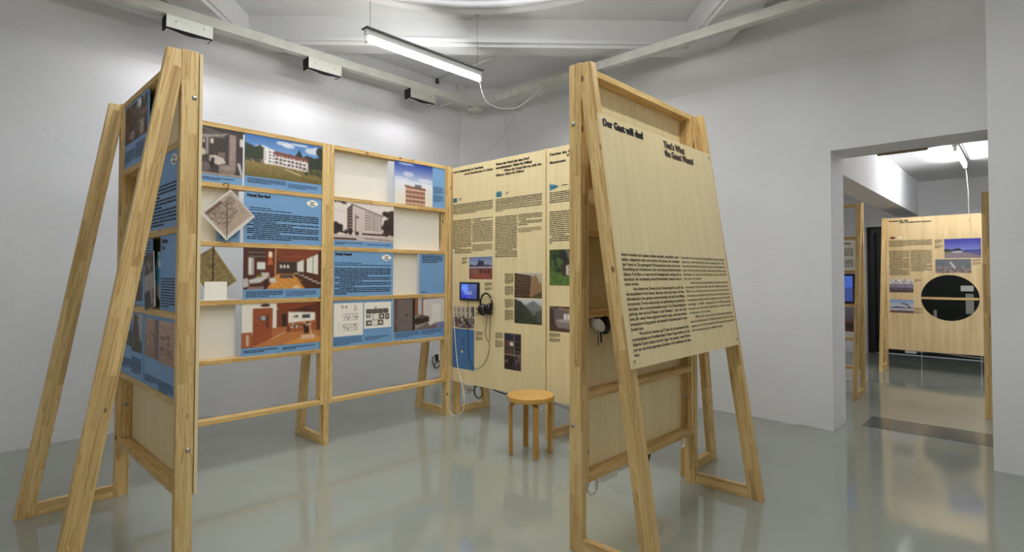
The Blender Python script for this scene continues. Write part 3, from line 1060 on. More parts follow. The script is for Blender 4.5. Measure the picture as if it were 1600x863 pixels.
def p_hall(c):
    c.rect(0, 0, 1, 1, (158, 84, 48))
    c.rect(0, .30, .43, 1, (226, 222, 212))
    c.poly([(.42, 1), (1, 1), (1, .72), (.60, .74), (.42, .9)], (132, 62, 36))
    for i in range(6):
        c.poly([(.54, .80 + i * .01), (1, .98 - i * .045), (1, .96 - i * .045), (.54, .785 + i * .01)], (58, 28, 20))
    c.rect(.42, .30, .60, .86, (120, 58, 34))
    c.rect(.49, .34, .55, .74, (48, 26, 20))
    c.poly([(.57, .52), (.93, .55), (.93, .74), (.57, .78)], (230, 226, 216))
    c.rect(.755, .61, .86, .70, (64, 66, 78))
    c.blobs(.63, .63, .70, .68, 7, .012, [(50, 44, 40)])
    c.poly([(.57, .52), (.93, .55), (.93, .46), (.57, .44)], (176, 100, 52))
    c.rect(.95, 0, 1, 1, (86, 36, 24))
    c.rect(.13, .07, .37, .90, (134, 62, 32))
    c.rect(.14, .08, .36, .88, (150, 76, 42))
    c.rect(.20, .62, .31, .71, (84, 96, 100))
    c.rect(.23, .63, .28, .70, (168, 176, 176))
    for y in (.48, .54):
        c.rect(.24, y, .31, y + .012, (44, 26, 18))
    c.rect(.30, .42, .315, .75, (52, 30, 20))
    c.ell(.17, .5, .012, .018, (40, 26, 18))
    c.rect(0, .05, .12, .36, (164, 92, 56))
    c.rect(.055, .04, .085, .30, (206, 176, 150))
    c.poly([(.36, .22), (.55, .30), (.55, .44), (.36, .42)], (178, 104, 62))
    c.poly([(.12, 0), (.50, .30), (1, .30), (1, 0)], (186, 118, 66))
    c.poly([(.5, .02), (.8, .18), (1, .14), (1, 0)], (214, 146, 72))
    c.line(.36, .17, .54, .31, .012, (224, 196, 168))
    c.blobs(.60, .38, .92, .50, 40, .016, [(40, 26, 22), (206, 190, 172), (120, 70, 40)])
    c.rect(.74, .10, .93, .20, (216, 182, 154))
    c.rect(.78, .24, .85, .40, (44, 26, 22))
    c.line(.86, .40, .90, .10, .014, (226, 198, 164))
    c.ell(.28, .96, .06, .04, (84, 46, 28))
    c.noise(c.x > -1, 7, 2)

def p_sky_tower(c):
    c.grad(0, .5, (226, 216, 196), (216, 220, 228))
    c.grad(.5, 1, (206, 214, 230), (36, 62, 150))
    for x, y, rx, ry in ((.35, .72, .14, .06), (.15, .58, .25, .06), (.8, .62, .2, .05), (.5, .5, .5, .06), (.3, .96, .2, .03)):
        c.ell(x, y, rx, ry, (226, 226, 232), .55)
    c.rect(.28, 0, .80, .44, (176, 120, 98))
    c.poly([(.25, .46), (.82, .41), (.82, .38), (.25, .43)], (92, 60, 56))
    for r in range(4):
        c.rect(.27, .345 - r * .105, .80, .365 - r * .105, (228, 206, 186))
        for i in range(5):
            c.rect(.30 + i * .10, .275 - r * .105, .37 + i * .10, .34 - r * .105, (86, 64, 60))
            c.rect(.33 + i * .10, .275 - r * .105, .35 + i * .10, .34 - r * .105, (206, 150, 124))
    c.rect(.52, .44, .70, .50, (100, 104, 122))
    c.rect(.32, .45, .52, .49, (206, 206, 206), .6)
    c.noise(c.x > -1, 5, 3)

def p_bw_tower(c):
    c.rect(0, 0, 1, 1, (222, 212, 206))
    c.poly([(.21, .84), (.29, .95), (.29, .2), (.21, .22)], (62, 46, 46))
    c.poly([(.29, .95), (.80, .70), (.80, .16), (.29, .18)], (204, 188, 182))
    c.poly([(.27, .97), (.82, .71), (.82, .68), (.27, .94)], (90, 70, 66))
    for r in range(7):
        for i in range(10):
            x = .50 + i * .03
            y = .76 - r * .075 - i * (.013 - r * .0016)
            c.rect(x, y, x + .012, y + .04, (66, 50, 48))
    for r in range(8):
        c.poly([(.215, .80 - r * .075), (.285, .87 - r * .085), (.285, .84 - r * .085), (.215, .775 - r * .075)], (150, 132, 126))
    c.rect(.335, .18, .35, .70, (110, 90, 86))
    c.ell(.375, .62, .02, .03, (80, 62, 60))
    c.rect(.45, .16, .82, .22, (74, 56, 54))
    c.rect(.34, .14, .40, .24, (58, 42, 42))
    c.blobs(.84, .2, 1.0, .85, 60, .05, [(34, 24, 26), (48, 36, 36), (60, 46, 46)])
    c.blobs(-.02, .18, .10, .42, 26, .04, [(34, 24, 26), (48, 36, 36)])
    c.blobs(.12, .18, .28, .26, 20, .025, [(44, 32, 32), (58, 44, 44)])
    c.rect(0, 0, 1, .15, (196, 180, 174))
    c.rect(0, .02, .36, .07, (52, 36, 36))
    for i in range(9):
        c.ell(.45 + i * .05, .135, .022, .018, (232, 224, 218))
        c.rect(.43 + i * .05, .11, .47 + i * .05, .12, (60, 46, 44))
    c.poly([(.5, .06), (1, .03), (1, .05), (.5, .08)], (90, 72, 70))
    c.blobs(.0, .95, .18, 1.0, 12, .018, [(34, 24, 26)])
    c.line(0, .78, .2, .72, .006, (150, 138, 134))
    c.noise(c.x > -1, 7, 2)

def p_plan_lines(c):
    c.rect(0, 0, 1, 1, (234, 230, 220))
    k = (70, 66, 62)
    for y0 in (.48, .16):
        c.rect(.3, y0, .82, y0 + .006, k)
        c.rect(.3, y0 + .19, .82, y0 + .196, k)
        for i in range(9):
            c.rect(.3 + i * .064, y0 + (.0 if i % 2 else .10), .306 + i * .064, y0 + .19, k)
        c.rect(.3, y0 + .08, .82, y0 + .088, k)
        c.blobs(.32, y0 + .02, .8, y0 + .17, 14, .015, [k, (150, 146, 140)])
    for x, y in ((.27, .85), (.40, .84)):
        c.rect(x, y, x + .03, y + .09, k)
        c.rect(x - .03, y + .03, x + .06, y + .045, (140, 136, 130))
    for i in range(6):
        c.rect(.68, .92 - i * .03, .78, .93 - i * .03, (120, 116, 110))
    c.line(.2, .1, .2, .45, .006, (150, 146, 140))

def p_plan_black(c):
    c.rect(0, 0, 1, 1, (236, 232, 222))
    c.rect(.08, .10, .72, .72, (226, 222, 212))
    for i in range(4):
        c.rect(.08 + i * .205, .56, .27 + i * .205, .74, (44, 42, 42))
        c.rect(.11 + i * .205, .60, .24 + i * .205, .70, (96, 94, 92))
    for x, y, w, h in ((.08, .10, .2, .2), (.08, .42, .15, .1), (.32, .3, .02, .24), (.32, .3, .2, .02), (.54, .34, .2, .2), (.78, .32, .14, .22), (.5, .1, .2, .2), (.3, .1, .2, .02)):
        c.rect(x, y, x + w, y + h, (40, 38, 38))
        c.rect(x + w * .25, y + h * .3, x + w * .8, y + h * .75, (206, 200, 190))
    c.ell(.42, .79, .03, .03, (60, 56, 54))

def p_bath(c):
    c.rect(0, 0, 1, 1, (150, 138, 132))
    c.rect(0, 0, .06, 1, (96, 78, 74))
    c.rect(.06, 0, .36, 1, (98, 88, 86))
    c.rect(.07, .02, .34, .97, (112, 102, 100))
    c.ell(.235, .48, .02, .05, (60, 52, 52))
    c.rect(.35, 0, .40, 1, (34, 26, 28))
    c.rect(.40, .45, .56, 1, (142, 88, 60))
    c.rect(.46, .48, .53, 1, (178, 182, 186))
    c.poly([(.56, .3), (1, .2), (1, 1), (.56, .94)], (206, 200, 194))
    c.rect(.73, .2, .92, .80, (226, 222, 216))
    for i in range(6):
        c.rect(.73 + i * .033, .2, .735 + i * .033, .8, (196, 192, 186))
    c.poly([(.40, .36), (.55, .44), (.68, .38), (.68, .24), (.44, .16), (.40, .2)], (52, 38, 36))
    c.poly([(.41, .40), (.55, .46), (.70, .40), (.55, .34)], (92, 78, 74))
    c.poly([(.40, .0), (.68, .22), (.9, .1), (1, 0)], (116, 100, 104))
    c.poly([(.66, .22), (.80, .36), (.82, .2), (.70, .1)], (222, 214, 206))
    c.rect(.84, .0, 1, .2, (122, 128, 168))
    c.rect(.04, .26, .05, .34, (226, 218, 206))
    c.noise(c.x > -1, 6, 2)

def p_dark_food(c):
    c.rect(0, 0, 1, 1, (52, 36, 32))
    c.blobs(0, 0, 1, 1, 90, .09, [(120, 58, 40), (84, 44, 34), (150, 86, 66), (40, 44, 40), (66, 72, 84), (30, 22, 22)], .7)
    c.ell(.7, .16, .22, .10, (176, 178, 184))
    c.ell(.7, .16, .14, .06, (96, 92, 94))
    c.noise(c.x > -1, 16, 2)

def p_dark_plants(c):
    c.rect(0, 0, 1, 1, (44, 42, 40))
    c.blobs(0, 0, 1, 1, 120, .07, [(60, 74, 44), (88, 96, 64), (36, 34, 42), (120, 60, 64), (156, 150, 120), (48, 58, 40)], .75)
    c.ell(.68, .60, .12, .06, (196, 76, 84))
    c.blobs(.1, .86, .45, 1, 8, .07, [(232, 230, 228)])
    c.blobs(.3, .1, .7, .4, 22, .03, [(216, 208, 176)])
    c.noise(c.x > -1, 16, 2)

def p_mountain_a(c):
    c.grad(0, 1, (120, 150, 190), (60, 104, 180))
    c.poly([(0, .5), (.4, .66), (.7, .42), (1, .5), (1, 0), (0, 0)], (46, 58, 48))
    c.blobs(0, 0, 1, .4, 60, .05, [(70, 82, 40), (40, 48, 34), (96, 100, 60)])
    c.line(.3, .02, .5, .2, .02, (220, 214, 190))
    c.noise(c.x > -1, 9, 2)

def p_mountain_b(c):
    c.grad(0, 1, (150, 146, 142), (168, 172, 178))
    c.poly([(.05, .55), (.24, .98), (.42, 1.0), (.66, .66), (.78, .2), (1, 0), (0, 0)], (66, 52, 48))
    c.blobs(.1, .1, .6, .9, 60, .05, [(84, 66, 58), (54, 42, 40), (100, 84, 72)], .6)
    c.blobs(0, 0, 1, .3, 60, .05, [(56, 72, 36), (36, 42, 28), (84, 92, 50)])
    c.line(.0, .32, .2, .12, .02, (220, 214, 200))
    c.noise(c.x > -1, 9, 2)

def p_old_print_a(c):
    c.grad(0, 1, (152, 118, 100), (178, 142, 124))
    for i in range(14):
        c.line(0, .06 + i * .045, .8, .04 + i * .042, .008, (116, 84, 72))
    c.blobs(.1, .3, .6, .95, 30, .05, [(200, 168, 148), (140, 108, 94)], .5)
    c.ell(.62, .60, .06, .03, (90, 70, 70))
    c.poly([(.78, 0), (1, 0), (1, 1), (.7, 1)], (96, 78, 76), .6)
    c.noise(c.x > -1, 10, 2)

def p_old_print_b(c):
    c.grad(0, 1, (166, 132, 114), (192, 160, 140))
    for i in range(16):
        c.rect(.06, .03 + i * .055, .94, .038 + i * .055, (128, 98, 84))
    for x, y, w in ((.1, .55, .3), (.5, .6, .2), (.1, .3, .25), (.5, .28, .3), (.55, .45, .15)):
        c.rect(x, y, x + w, y + .09, (104, 78, 68), .8)
    c.noise(c.x > -1, 10, 2)

def p_city(c):
    c.grad(.5, 1, (176, 176, 200), (112, 132, 176))
    c.rect(0, .30, 1, .62, (84, 66, 78))
    c.poly([(0, .62), (.1, .68), (.2, .62), (.35, .64), (.42, .86), (.46, .9), (.5, .82), (.62, .84), (.66, .64), (.8, .66), (1, .60), (1, .4), (0, .4)], (52, 52, 74))
    c.rect(0, .50, 1, .56, (186, 176, 180))
    c.rect(0, 0, 1, .48, (132, 70, 56))
    for i in range(5):
        c.ell(.2 + i * .16, .34, .04, .10, (64, 34, 32))
    c.ell(.25, .34, .16, .12, (150, 112, 98), .7)
    for i in range(9):
        c.line(.5 + (i - 4) * .03, .22, .5 + (i - 4) * .13, 0, .014, (196, 92, 66))
    c.noise(c.x > -1, 10, 2)

def p_crowd(c):
    c.rect(0, 0, 1, 1, (88, 78, 74))
    c.rect(0, .45, 1, 1, (196, 186, 166))
    for i in range(5):
        c.rect(.05 + i * .2, .72, .12 + i * .2, .92, (112, 104, 96))
        c.ell(.1 + i * .2, .58, .04, .07, (120, 108, 96))
    c.poly([(.86, 1), (1, 1), (1, .5), (.92, .6)], (70, 80, 80))
    c.blobs(0, 0, 1, .48, 200, .03, [(40, 34, 38), (70, 50, 56), (190, 160, 146), (120, 60, 60), (60, 70, 100), (210, 200, 196)])
    c.noise(c.x > -1, 18, 2)

def p_blue_map(c):
    c.rect(0, 0, 1, 1, (72, 118, 172))
    k = (44, 78, 128)
    c.ell(.5, .70, .13, .09, k)
    c.ell(.5, .70, .115, .078, (72, 118, 172))
    c.ell(.5, .70, .05, .035, k)
    c.rect(.49, .5, .50, .62, k)
    c.poly([(.40, .40), (.54, .44), (.55, .50), (.42, .47)], (44, 40, 48))
    c.poly([(.40, .40), (.50, .41), (.50, .47), (.42, .46)], (220, 214, 206))
    for x, y in ((.2, .9), (.25, .8), (.75, .85), (.8, .65), (.75, .55), (.25, .2), (.5, .15), (.8, .12), (.3, .16), (.65, .18)):
        c.rect(x, y, x + .06, y + .006, k)
    c.rect(.30, .68, .32, .71, (230, 226, 220))

def p_balcony(c):
    c.grad(0, 1, (150, 118, 84), (188, 184, 170))
    c.poly([(.6, .75), (.78, .95), (.92, .6), (1, .55), (1, 0), (.55, 0)], (150, 116, 84))
    c.poly([(.55, 0), (1, 0), (1, .3)], (88, 76, 56))
    c.poly([(0, 1), (.62, .86), (.56, .0), (0, 0)], (70, 50, 36))
    for i in range(7):
        c.poly([(0, .9 - i * .13), (.58, .80 - i * .11), (.58, .775 - i * .11), (0, .86 - i * .13)], (136, 104, 76))
    for i in range(10):
        c.rect(.03 + i * .055, 0, .045 + i * .055, .5, (46, 32, 26), .8)
    c.poly([(.0, 1), (.66, .88), (.66, .84), (0, .96)], (40, 30, 26))
    c.noise(c.x > -1, 12, 2)

def p_valley(c):
    c.grad(0, 1, (120, 120, 110), (206, 210, 214))
    c.poly([(.4, .75), (.7, .95), (1, .7), (1, 0), (.3, 0)], (122, 126, 128))
    c.poly([(0, 1), (.25, .9), (.55, .55), (.75, .3), (1, .1), (1, 0), (0, 0)], (58, 62, 48))
    c.poly([(1, .62), (.8, .5), (.7, .3), (1, 0)], (84, 86, 80))
    c.blobs(0, .0, .8, .5, 60, .05, [(48, 54, 36), (72, 74, 54), (38, 42, 34)], .7)
    c.line(.3, .6, .8, .2, .02, (112, 110, 100), .7)
    c.noise(c.x > -1, 10, 2)

def p_corridor(c):
    c.rect(0, 0, 1, 1, (40, 30, 32))
    c.rect(0, .80, .55, .98, (44, 40, 62))
    c.rect(.6, .84, 1, .98, (40, 36, 56))
    for y in (.97, .78, .62, .52, .40):
        c.rect(0, y, 1, y + .012, (176, 160, 140))
    c.rect(.57, .36, .60, 1, (150, 132, 112))
    c.rect(.34, .66, .54, .76, (226, 214, 196))
    c.rect(.05, .66, .3, .76, (112, 66, 50))
    for i in range(5):
        c.ell(.1 + i * .1, .46, .035, .035, (136, 96, 66))
        c.ell(.1 + i * .1, .57, .03, .03, (104, 92, 84))
    c.blobs(.6, .1, 1, .5, 40, .04, [(104, 112, 70), (70, 76, 46), (52, 44, 56), (130, 100, 110)])
    c.poly([(0, 0), (.55, 0), (.55, .36), (0, .36)], (46, 32, 28))
    c.line(.05, .18, .2, .26, .03, (176, 160, 144))
    c.blobs(.5, 0, 1, .2, 20, .05, [(60, 48, 62), (36, 30, 34)])
    c.noise(c.x > -1, 12, 2)

def p_garden(c):
    c.rect(0, 0, 1, 1, (58, 78, 42))
    c.blobs(0, .35, .6, 1, 90, .09, [(36, 50, 32), (54, 74, 38), (28, 34, 28), (84, 104, 56)], .8)
    c.blobs(.4, .7, 1, 1, 40, .07, [(60, 60, 56), (36, 40, 38), (112, 116, 106)], .8)
    c.poly([(.34, .40), (.62, .56), (.62, .28), (.34, .30)], (60, 48, 42))
    c.poly([(.56, .55), (1, .62), (1, .22), (.56, .30)], (206, 196, 188))
    c.poly([(.30, .50), (.62, .70), (.9, .86), (1, .82), (1, .60), (.6, .56)], (62, 48, 44))
    for i in range(3):
        for j in range(2):
            c.rect(.64 + i * .13, .46 - j * .12, .69 + i * .13, .53 - j * .12, (60, 50, 48))
    c.rect(0, 0, 1, .26, (82, 112, 52))
    c.blobs(0, 0, 1, .3, 60, .06, [(92, 124, 56), (66, 94, 42)], .7)
    c.noise(c.x > -1, 12, 2)

def p_bedroom(c):
    c.rect(0, 0, 1, 1, (112, 98, 96))
    c.poly([(0, 1), (1, 1), (1, .80), (.2, .92)], (86, 60, 44))
    c.poly([(.3, .95), (1, .82), (1, .78), (.3, .92)], (196, 170, 140))
    c.poly([(0, .9), (.16, .88), (.16, .3), (0, .25)], (70, 58, 58))
    c.rect(.48, .50, .70, .72, (226, 222, 220))
    c.rect(.58, .5, .60, .72, (120, 110, 110))
    c.poly([(.22, .42), (.9, .45), (1, .2), (.9, .12), (.22, .16)], (140, 126, 124))
    c.ell(.5, .44, .26, .06, (176, 166, 166))
    c.poly([(0, 0), (1, 0), (1, .1), (.3, .14), (.2, .3), (0, .3)], (84, 62, 50))
    c.noise(c.x > -1, 9, 2)

def p_lake(c):
    c.grad(.36, 1, (126, 136, 196), (58, 54, 150))
    c.rect(.5, .28, 1, .40, (70, 76, 150))
    c.poly([(0, .50), (.2, .44), (.4, .52), (.5, .40), (1, .42), (1, .38), (0, .34)], (44, 50, 52))
    c.rect(0, 0, 1, .30, (140, 124, 128))
    c.poly([(.6, .28), (1, .28), (1, .12)], (84, 84, 140))
    c.rect(0, .28, .2, .34, (120, 112, 70))
    c.noise(c.x > -1, 9, 2)

def p_beach(c):
    c.rect(0, 0, 1, 1, (106, 112, 116))
    c.poly([(0, 0), (1, 0), (1, .35), (.7, .5), (.3, .42), (0, .5)], (130, 118, 112))
    c.blobs(0, 0, 1, .45, 120, .03, [(90, 84, 86), (160, 148, 140), (112, 96, 92)])
    c.line(.42, .8, .56, .35, .06, (206, 196, 186))
    c.noise(c.x > -1, 14, 2)

def p_branches(c):
    c.grad(.6, 1, (212, 206, 206), (226, 222, 218))
    c.rect(0, .35, 1, .60, (142, 132, 152))
    c.rect(0, .58, 1, .63, (70, 70, 100))
    c.rect(0, 0, 1, .36, (84, 70, 70))
    c.blobs(0, .2, 1, .45, 30, .04, [(120, 104, 110), (96, 84, 92)])
    for x0, x1 in ((.0, .2), (.15, .4), (.35, .2), (.5, .65), (.7, .55), (.85, .95), (.6, .9)):
        c.line(x0, 1, x1, .68, .018, (44, 40, 40))
        c.line(x1, .72, x1 + .08, .80, .012, (44, 40, 40))
    c.noise(c.x > -1, 8, 2)

def p_kite(c):
    c.grad(.4, 1, (216, 206, 200), (120, 156, 206))
    c.poly([(0, .4), (.3, .5), (.6, .44), (1, .40), (1, .3), (0, .3)], (74, 84, 116))
    c.rect(0, .22, 1, .34, (206, 206, 212))
    c.rect(0, 0, 1, .2, (112, 84, 78))
    for i in range(12):
        t = i / 11
        c.ell(.52 + .32 * t, .72 - .28 * t * t, .035, .035, (70, 56, 56))
    c.noise(c.x > -1, 8, 2)

def p_screen_hall(c):
    c.grad(0, 1, (40, 50, 170), (90, 120, 220))
    c.rect(.45, 0, 1, 1, (72, 78, 110), .6)
    c.ell(.25, .70, .22, .22, (120, 150, 236), .6)
    for i in range(5):
        c.rect(.2 + (i % 2) * .06, .30 + i * .05, .75 - (i % 3) * .05, .325 + i * .05, (176, 196, 232), .7)
    c.rect(.2, 0, .26, .1, (10, 10, 20))
    c.rect(.35, .08, .65, .3, (70, 70, 200), .5)

def p_screen_far(c):
    c.rect(0, 0, 1, 1, (60, 76, 140))
    c.rect(.0, .55, 1, 1, (70, 100, 190))
    c.rect(.25, .05, .8, .95, (196, 212, 236), .8)
    c.ell(.5, .25, .25, .2, (60, 90, 180))
    c.ell(.5, .25, .19, .14, (222, 230, 244))
    c.blobs(.3, .5, .7, .9, 20, .05, [(90, 120, 190)])

def p_dusk(c):
    c.grad(.4, 1, (112, 106, 124), (150, 144, 158))
    c.rect(0, 0, 1, .42, (112, 70, 56))
    c.blobs(0, .0, 1, .45, 40, .06, [(88, 62, 54), (146, 96, 76), (64, 52, 50)])

def p_sketch(c):
    c.rect(0, 0, 1, 1, (206, 202, 200))
    c.rect(.06, .09, .97, .95, (170, 152, 136))
    c.poly([(.09, .84), (.60, .84), (.60, .93), (.09, .93)], (98, 78, 64))
    k = (88, 70, 58)
    for x, y, w, h in ((.10, .66, .14, .16), (.26, .70, .10, .12), (.38, .66, .10, .16), (.14, .46, .14, .16), (.30, .50, .12, .15), (.44, .52, .10, .12),
                       (.20, .28, .12, .14), (.34, .32, .12, .15), (.48, .38, .1, .1), (.60, .58, .12, .2), (.56, .74, .16, .1), (.62, .42, .12, .12), (.76, .66, .1, .2)):
        c.rect(x, y, x + w, y + h, k)
        c.rect(x + .015, y + .018, x + w - .015, y + h - .02, (176, 158, 142))
        c.line(x, y, x + w, y + h, .012, k, .7)
    c.blobs(.1, .3, .7, .8, 60, .008, [k, (120, 100, 86)])
    c.blobs(.8, .2, .9, .4, 4, .012, [(60, 50, 44)])
    c.noise(c.x > -1, 7, 2)

def p_newspaper(c):
    c.rect(0, 0, 1, 1, (152, 134, 86))
    rr = c.r
    for col in range(5):
        y = .02
        while y < .95:
            h = rr.uniform(.03, .10)
            if rr.rand() < .28:
                c.rect(.03 + col * .19, y, .03 + col * .19 + .165, y + h * .8, (70, 56, 34))
                c.rect(.045 + col * .19, y + h * .25, .18 + col * .19, y + h * .55, (166, 148, 100))
            else:
                for k in range(int(h / .014)):
                    c.rect(.03 + col * .19, y + k * .014, .03 + col * .19 + .165, y + k * .014 + .006, (92, 76, 46))
            y += h
    for x, y in ((.24, .82), (.5, .70), (.55, .62)):
        c.ell(x, y, .05, .035, (44, 34, 22))
        c.ell(x, y, .03, .02, (160, 142, 94))
    c.noise(c.x > -1, 10, 2)

def p_leaflet(c):
    c.rect(0, 0, 1, 1, (150, 140, 138))
    c.rect(0, .64, 1, 1, (52, 44, 44))
    c.blobs(0, .68, 1, .95, 40, .06, [(150, 142, 140), (84, 76, 76), (32, 28, 30)])
    c.rect(.1, .36, .9, .60, (164, 154, 152))
    for i in range(4):
        c.rect(.2, .40 + i * .04, .8, .41 + i * .04, (136, 126, 124))
    c.rect(0, 0, 1, .32, (50, 44, 46))
    c.rect(.05, .04, .55, .26, (34, 32, 36))
    c.blobs(.55, .05, 1, .3, 20, .05, [(176, 160, 158), (92, 84, 84)])

def p_book_cover(c):
    c.rect(0, 0, 1, 1, (214, 208, 200))
    c.rect(0, .3, 1, 1, (96, 170, 206))
    c.rect(.2, .7, .8, .85, (226, 226, 222))

def p_small_bw(c):
    c.rect(0, 0, 1, 1, (74, 62, 60))
    c.blobs(0, 0, 1, 1, 40, .1, [(112, 98, 94), (56, 46, 46), (150, 136, 130)], .7)

# ================================================================== boards in the shelves
PL = Plane((0, YF, 0), (1, 0, 0), (0, 0, 1))        # u = x, v = z
PF = Plane((0.777, 0, 0), (0, -1, 0), (0, 0, 1))    # u = -y, v = z
ROW = [(RAIL_TOPS[i + 1] + 0.001, RAIL_TOPS[i] - RT - 0.001) for i in range(5)]

def board(pl, u0, u1, v0, v1, label, mat=None, n=-0.005, t=0.006, name='display_board', group=None):
    b = sheet(name, pl, u0, v0, u1, v1, n - t, n, mat or BLUE, None)
    tag(b, label, 'board', group)
    return b, Plane(pl.o + pl.n * n, pl.u, pl.v)

def badge(pl, u, v, ru, rv, parent):
    pts = [(u - ru, v), (u - ru * 0.72, v + rv * 0.55), (u, v + rv), (u + ru * 0.72, v + rv * 0.55),
           (u + ru, v), (u + ru * 0.72, v - rv * 0.55), (u, v - rv), (u - ru * 0.72, v - rv * 0.55)]
    ngon('badge', pl, pts, PAPER, parent, 0.0012)
    text('badge_text', pl, 'Gute', u - ru * 0.34, v + rv * 0.12, rv * 0.42, INK, parent, ru * 0.66, 0.06, 0.002)
    text('badge_text', pl, 'Reise', u - ru * 0.40, v - rv * 0.55, rv * 0.42, INK, parent, ru * 0.80, 0.06, 0.002)

# L1, row by row
b, p = board(PL, 0.912, 1.497, *ROW[0], 'blue board with black and white lounge photo, top left of left facing shelf')
picture('photo', p, 0.912, 2.036, 1.497, ROW[0][1], p_lounge_wide, b, dens=190)
word_lines('caption', p, 1.20, 2.022, 1.44, 1.998, 2, INK_BLUE, b, seed=1)
b, p = board(PL, 1.511, 2.100, *ROW[0], 'blue board with colour photo of white hotel on a meadow')
picture('photo', p, 1.511, 2.062, 2.100, ROW[0][1], p_meadow, b, dens=190)
word_lines('caption', p, 1.53, 2.052, 1.81, 2.012, 4, INK_BLUE, b, seed=2)
word_lines('caption', p, 1.826, 2.044, 2.065, 2.006, 4, INK_BLUE_SOFT, b, seed=3)

blank, p = board(PL, 0.912, 1.494, *ROW[1], 'blank grey-white board set deep behind the hanging sketch booklet', WHITE_BOARD, n=-0.062)
picture_pl = Plane(PL.o + PL.n * -0.040, PL.u, PL.v)
b, p = board(PL, 1.340, 1.494, 1.578, 1.668, 'small blue caption card under the hanging sketch booklet', n=-0.030, t=0.004)
word_lines('caption', p, 1.36, 1.66, 1.47, 1.60, 5, INK_BLUE_SOFT, b, seed=4)
b, p = board(PL, 1.511, 2.0995, *ROW[1], 'blue text board with white badge, right of the hanging sketch booklet')
text('title', p, 'Hotel Berghof', 1.531, 1.914, 0.022, INK, b, 0.165, 0.05, hb=0.0012)
badge(p, 2.022, 1.905, 0.050, 0.029, b)
word_lines('text_rows', p, 1.545, 1.842, 1.70, 1.830, 1, INK_BLUE, b, last=1.0, seed=5)
word_lines('text_rows', p, 1.545, 1.826, 1.857, 1.814, 1, INK_BLUE, b, last=1.0, seed=6)
word_lines('text_rows', p, 1.532, 1.803, 2.076, 1.603, 14, INK_BLUE, b, indent=(5, 7, 11), seed=7, ink=0.46)

b, p = board(PL, 1.511, 2.098, *ROW[2], 'blue board with red-brown restaurant interior photo')
picture('photo', p, 1.511, 1.243, 2.098, ROW[2][1], p_restaurant, b, dens=190)
word_lines('caption', p, 1.53, 1.231, 1.80, 1.184, 4, INK_BLUE, b, seed=8)
word_lines('caption', p, 1.82, 1.228, 2.06, 1.184, 4, INK_BLUE_SOFT, b, seed=9)

b, p = board(PL, 0.912, 1.480, *ROW[3], 'blank grey-white board in the bottom left cell of left facing shelf', WHITE_BOARD, n=-0.060)
b, p = board(PL, 1.504, 2.094, *ROW[3], 'blue board with photo of wooden door and panelled dining room')
picture('photo', p, 1.504, 0.822, 2.094, ROW[3][1], p_hall, b, dens=190)
word_lines('caption', p, 1.52, 0.808, 1.76, 0.784, 2, INK_BLUE, b, seed=10)
word_lines('caption', p, 1.80, 0.806, 2.06, 0.784, 2, INK_BLUE, b, last=0.4, seed=11)

# L2
b, p = board(PL, 2.205, 2.745, *ROW[0], 'blank grey-white board in the top left cell of right facing shelf', WHITE_BOARD, n=-0.055)
b, p = board(PL, 2.782, 3.357, *ROW[0], 'blue board with photo of hotel tower top against deep blue sky')
picture('photo', p, 2.782, ROW[0][0], 3.206, ROW[0][1], p_sky_tower, b, dens=190)
word_lines('caption', p, 3.220, 2.185, 3.335, 2.115, 6, INK_BLUE_SOFT, b, seed=12)
word_lines('caption', p, 3.220, 2.105, 3.335, 2.040, 6, INK_BLUE_SOFT, b, seed=13)
b, p = board(PL, 2.205, 2.776, *ROW[1], 'blue board with black and white photo of a long high-rise hotel')
picture('photo', p, 2.205, 1.632, 2.776, ROW[1][1], p_bw_tower, b, dens=190)
word_lines('caption', p, 2.22, 1.618, 2.47, 1.596, 2, INK_BLUE, b, last=0.3, seed=14)
word_lines('caption', p, 2.51, 1.612, 2.75, 1.600, 1, INK_BLUE_SOFT, b, last=1, seed=15)
b, p = board(PL, 2.790, 3.330, *ROW[1], 'blank grey-white board right of the black and white high-rise photo', WHITE_BOARD, n=-0.055)
b, p = board(PL, 2.205, 2.774, *ROW[2], 'blue text board with white badge, above the two floor plans')
text('title', p, 'Hotel Daniel', 2.220, 1.508, 0.022, INK, b, 0.145, 0.05, hb=0.0012)
badge(p, 2.705, 1.499, 0.053, 0.029, b)
word_lines('text_rows', p, 2.216, 1.452, 2.46, 1.440, 1, INK_BLUE, b, last=1, seed=16)
word_lines('text_rows', p, 2.216, 1.436, 2.748, 1.424, 1, INK_BLUE, b, last=1, seed=17)
word_lines('text_rows', p, 2.216, 1.408, 2.750, 1.186, 15, INK_BLUE, b, indent=(5, 8, 11), last=0.2, seed=18, ink=0.46)
b, p = board(PL, 2.790, 3.062, *ROW[2], 'narrow blank grey-white board between two blue boards in the right facing shelf', WHITE_BOARD, n=-0.040)
b, p = board(PL, 3.062, 3.357, *ROW[2], 'narrow blue board with one short paragraph at the right end of its shelf')
word_lines('text_rows', p, 3.088, 1.532, 3.33, 1.458, 5, INK_BLUE, b, last=0.75, seed=19)
word_lines('text_rows', p, 3.088, 1.196, 3.14, 1.184, 1, INK_BLUE, b, last=1, seed=20)
b, p = board(PL, 2.205, 2.776, *ROW[3], 'blue board with two printed floor plans on white')
picture('photo', p, 2.212, 0.848, 2.478, 1.116, p_plan_lines, b, dens=260)
picture('photo', p, 2.488, 0.894, 2.756, 1.115, p_plan_black, b, dens=220)
word_lines('caption', p, 2.212, 0.838, 2.47, 0.776, 5, INK_BLUE_SOFT, b, seed=21)
word_lines('caption', p, 2.50, 0.828, 2.73, 0.796, 2, INK_BLUE_SOFT, b, seed=22)
b, p = board(PL, 2.786, 3.355, *ROW[3], 'blue board with photo of hotel bathroom and bed, lowest right')
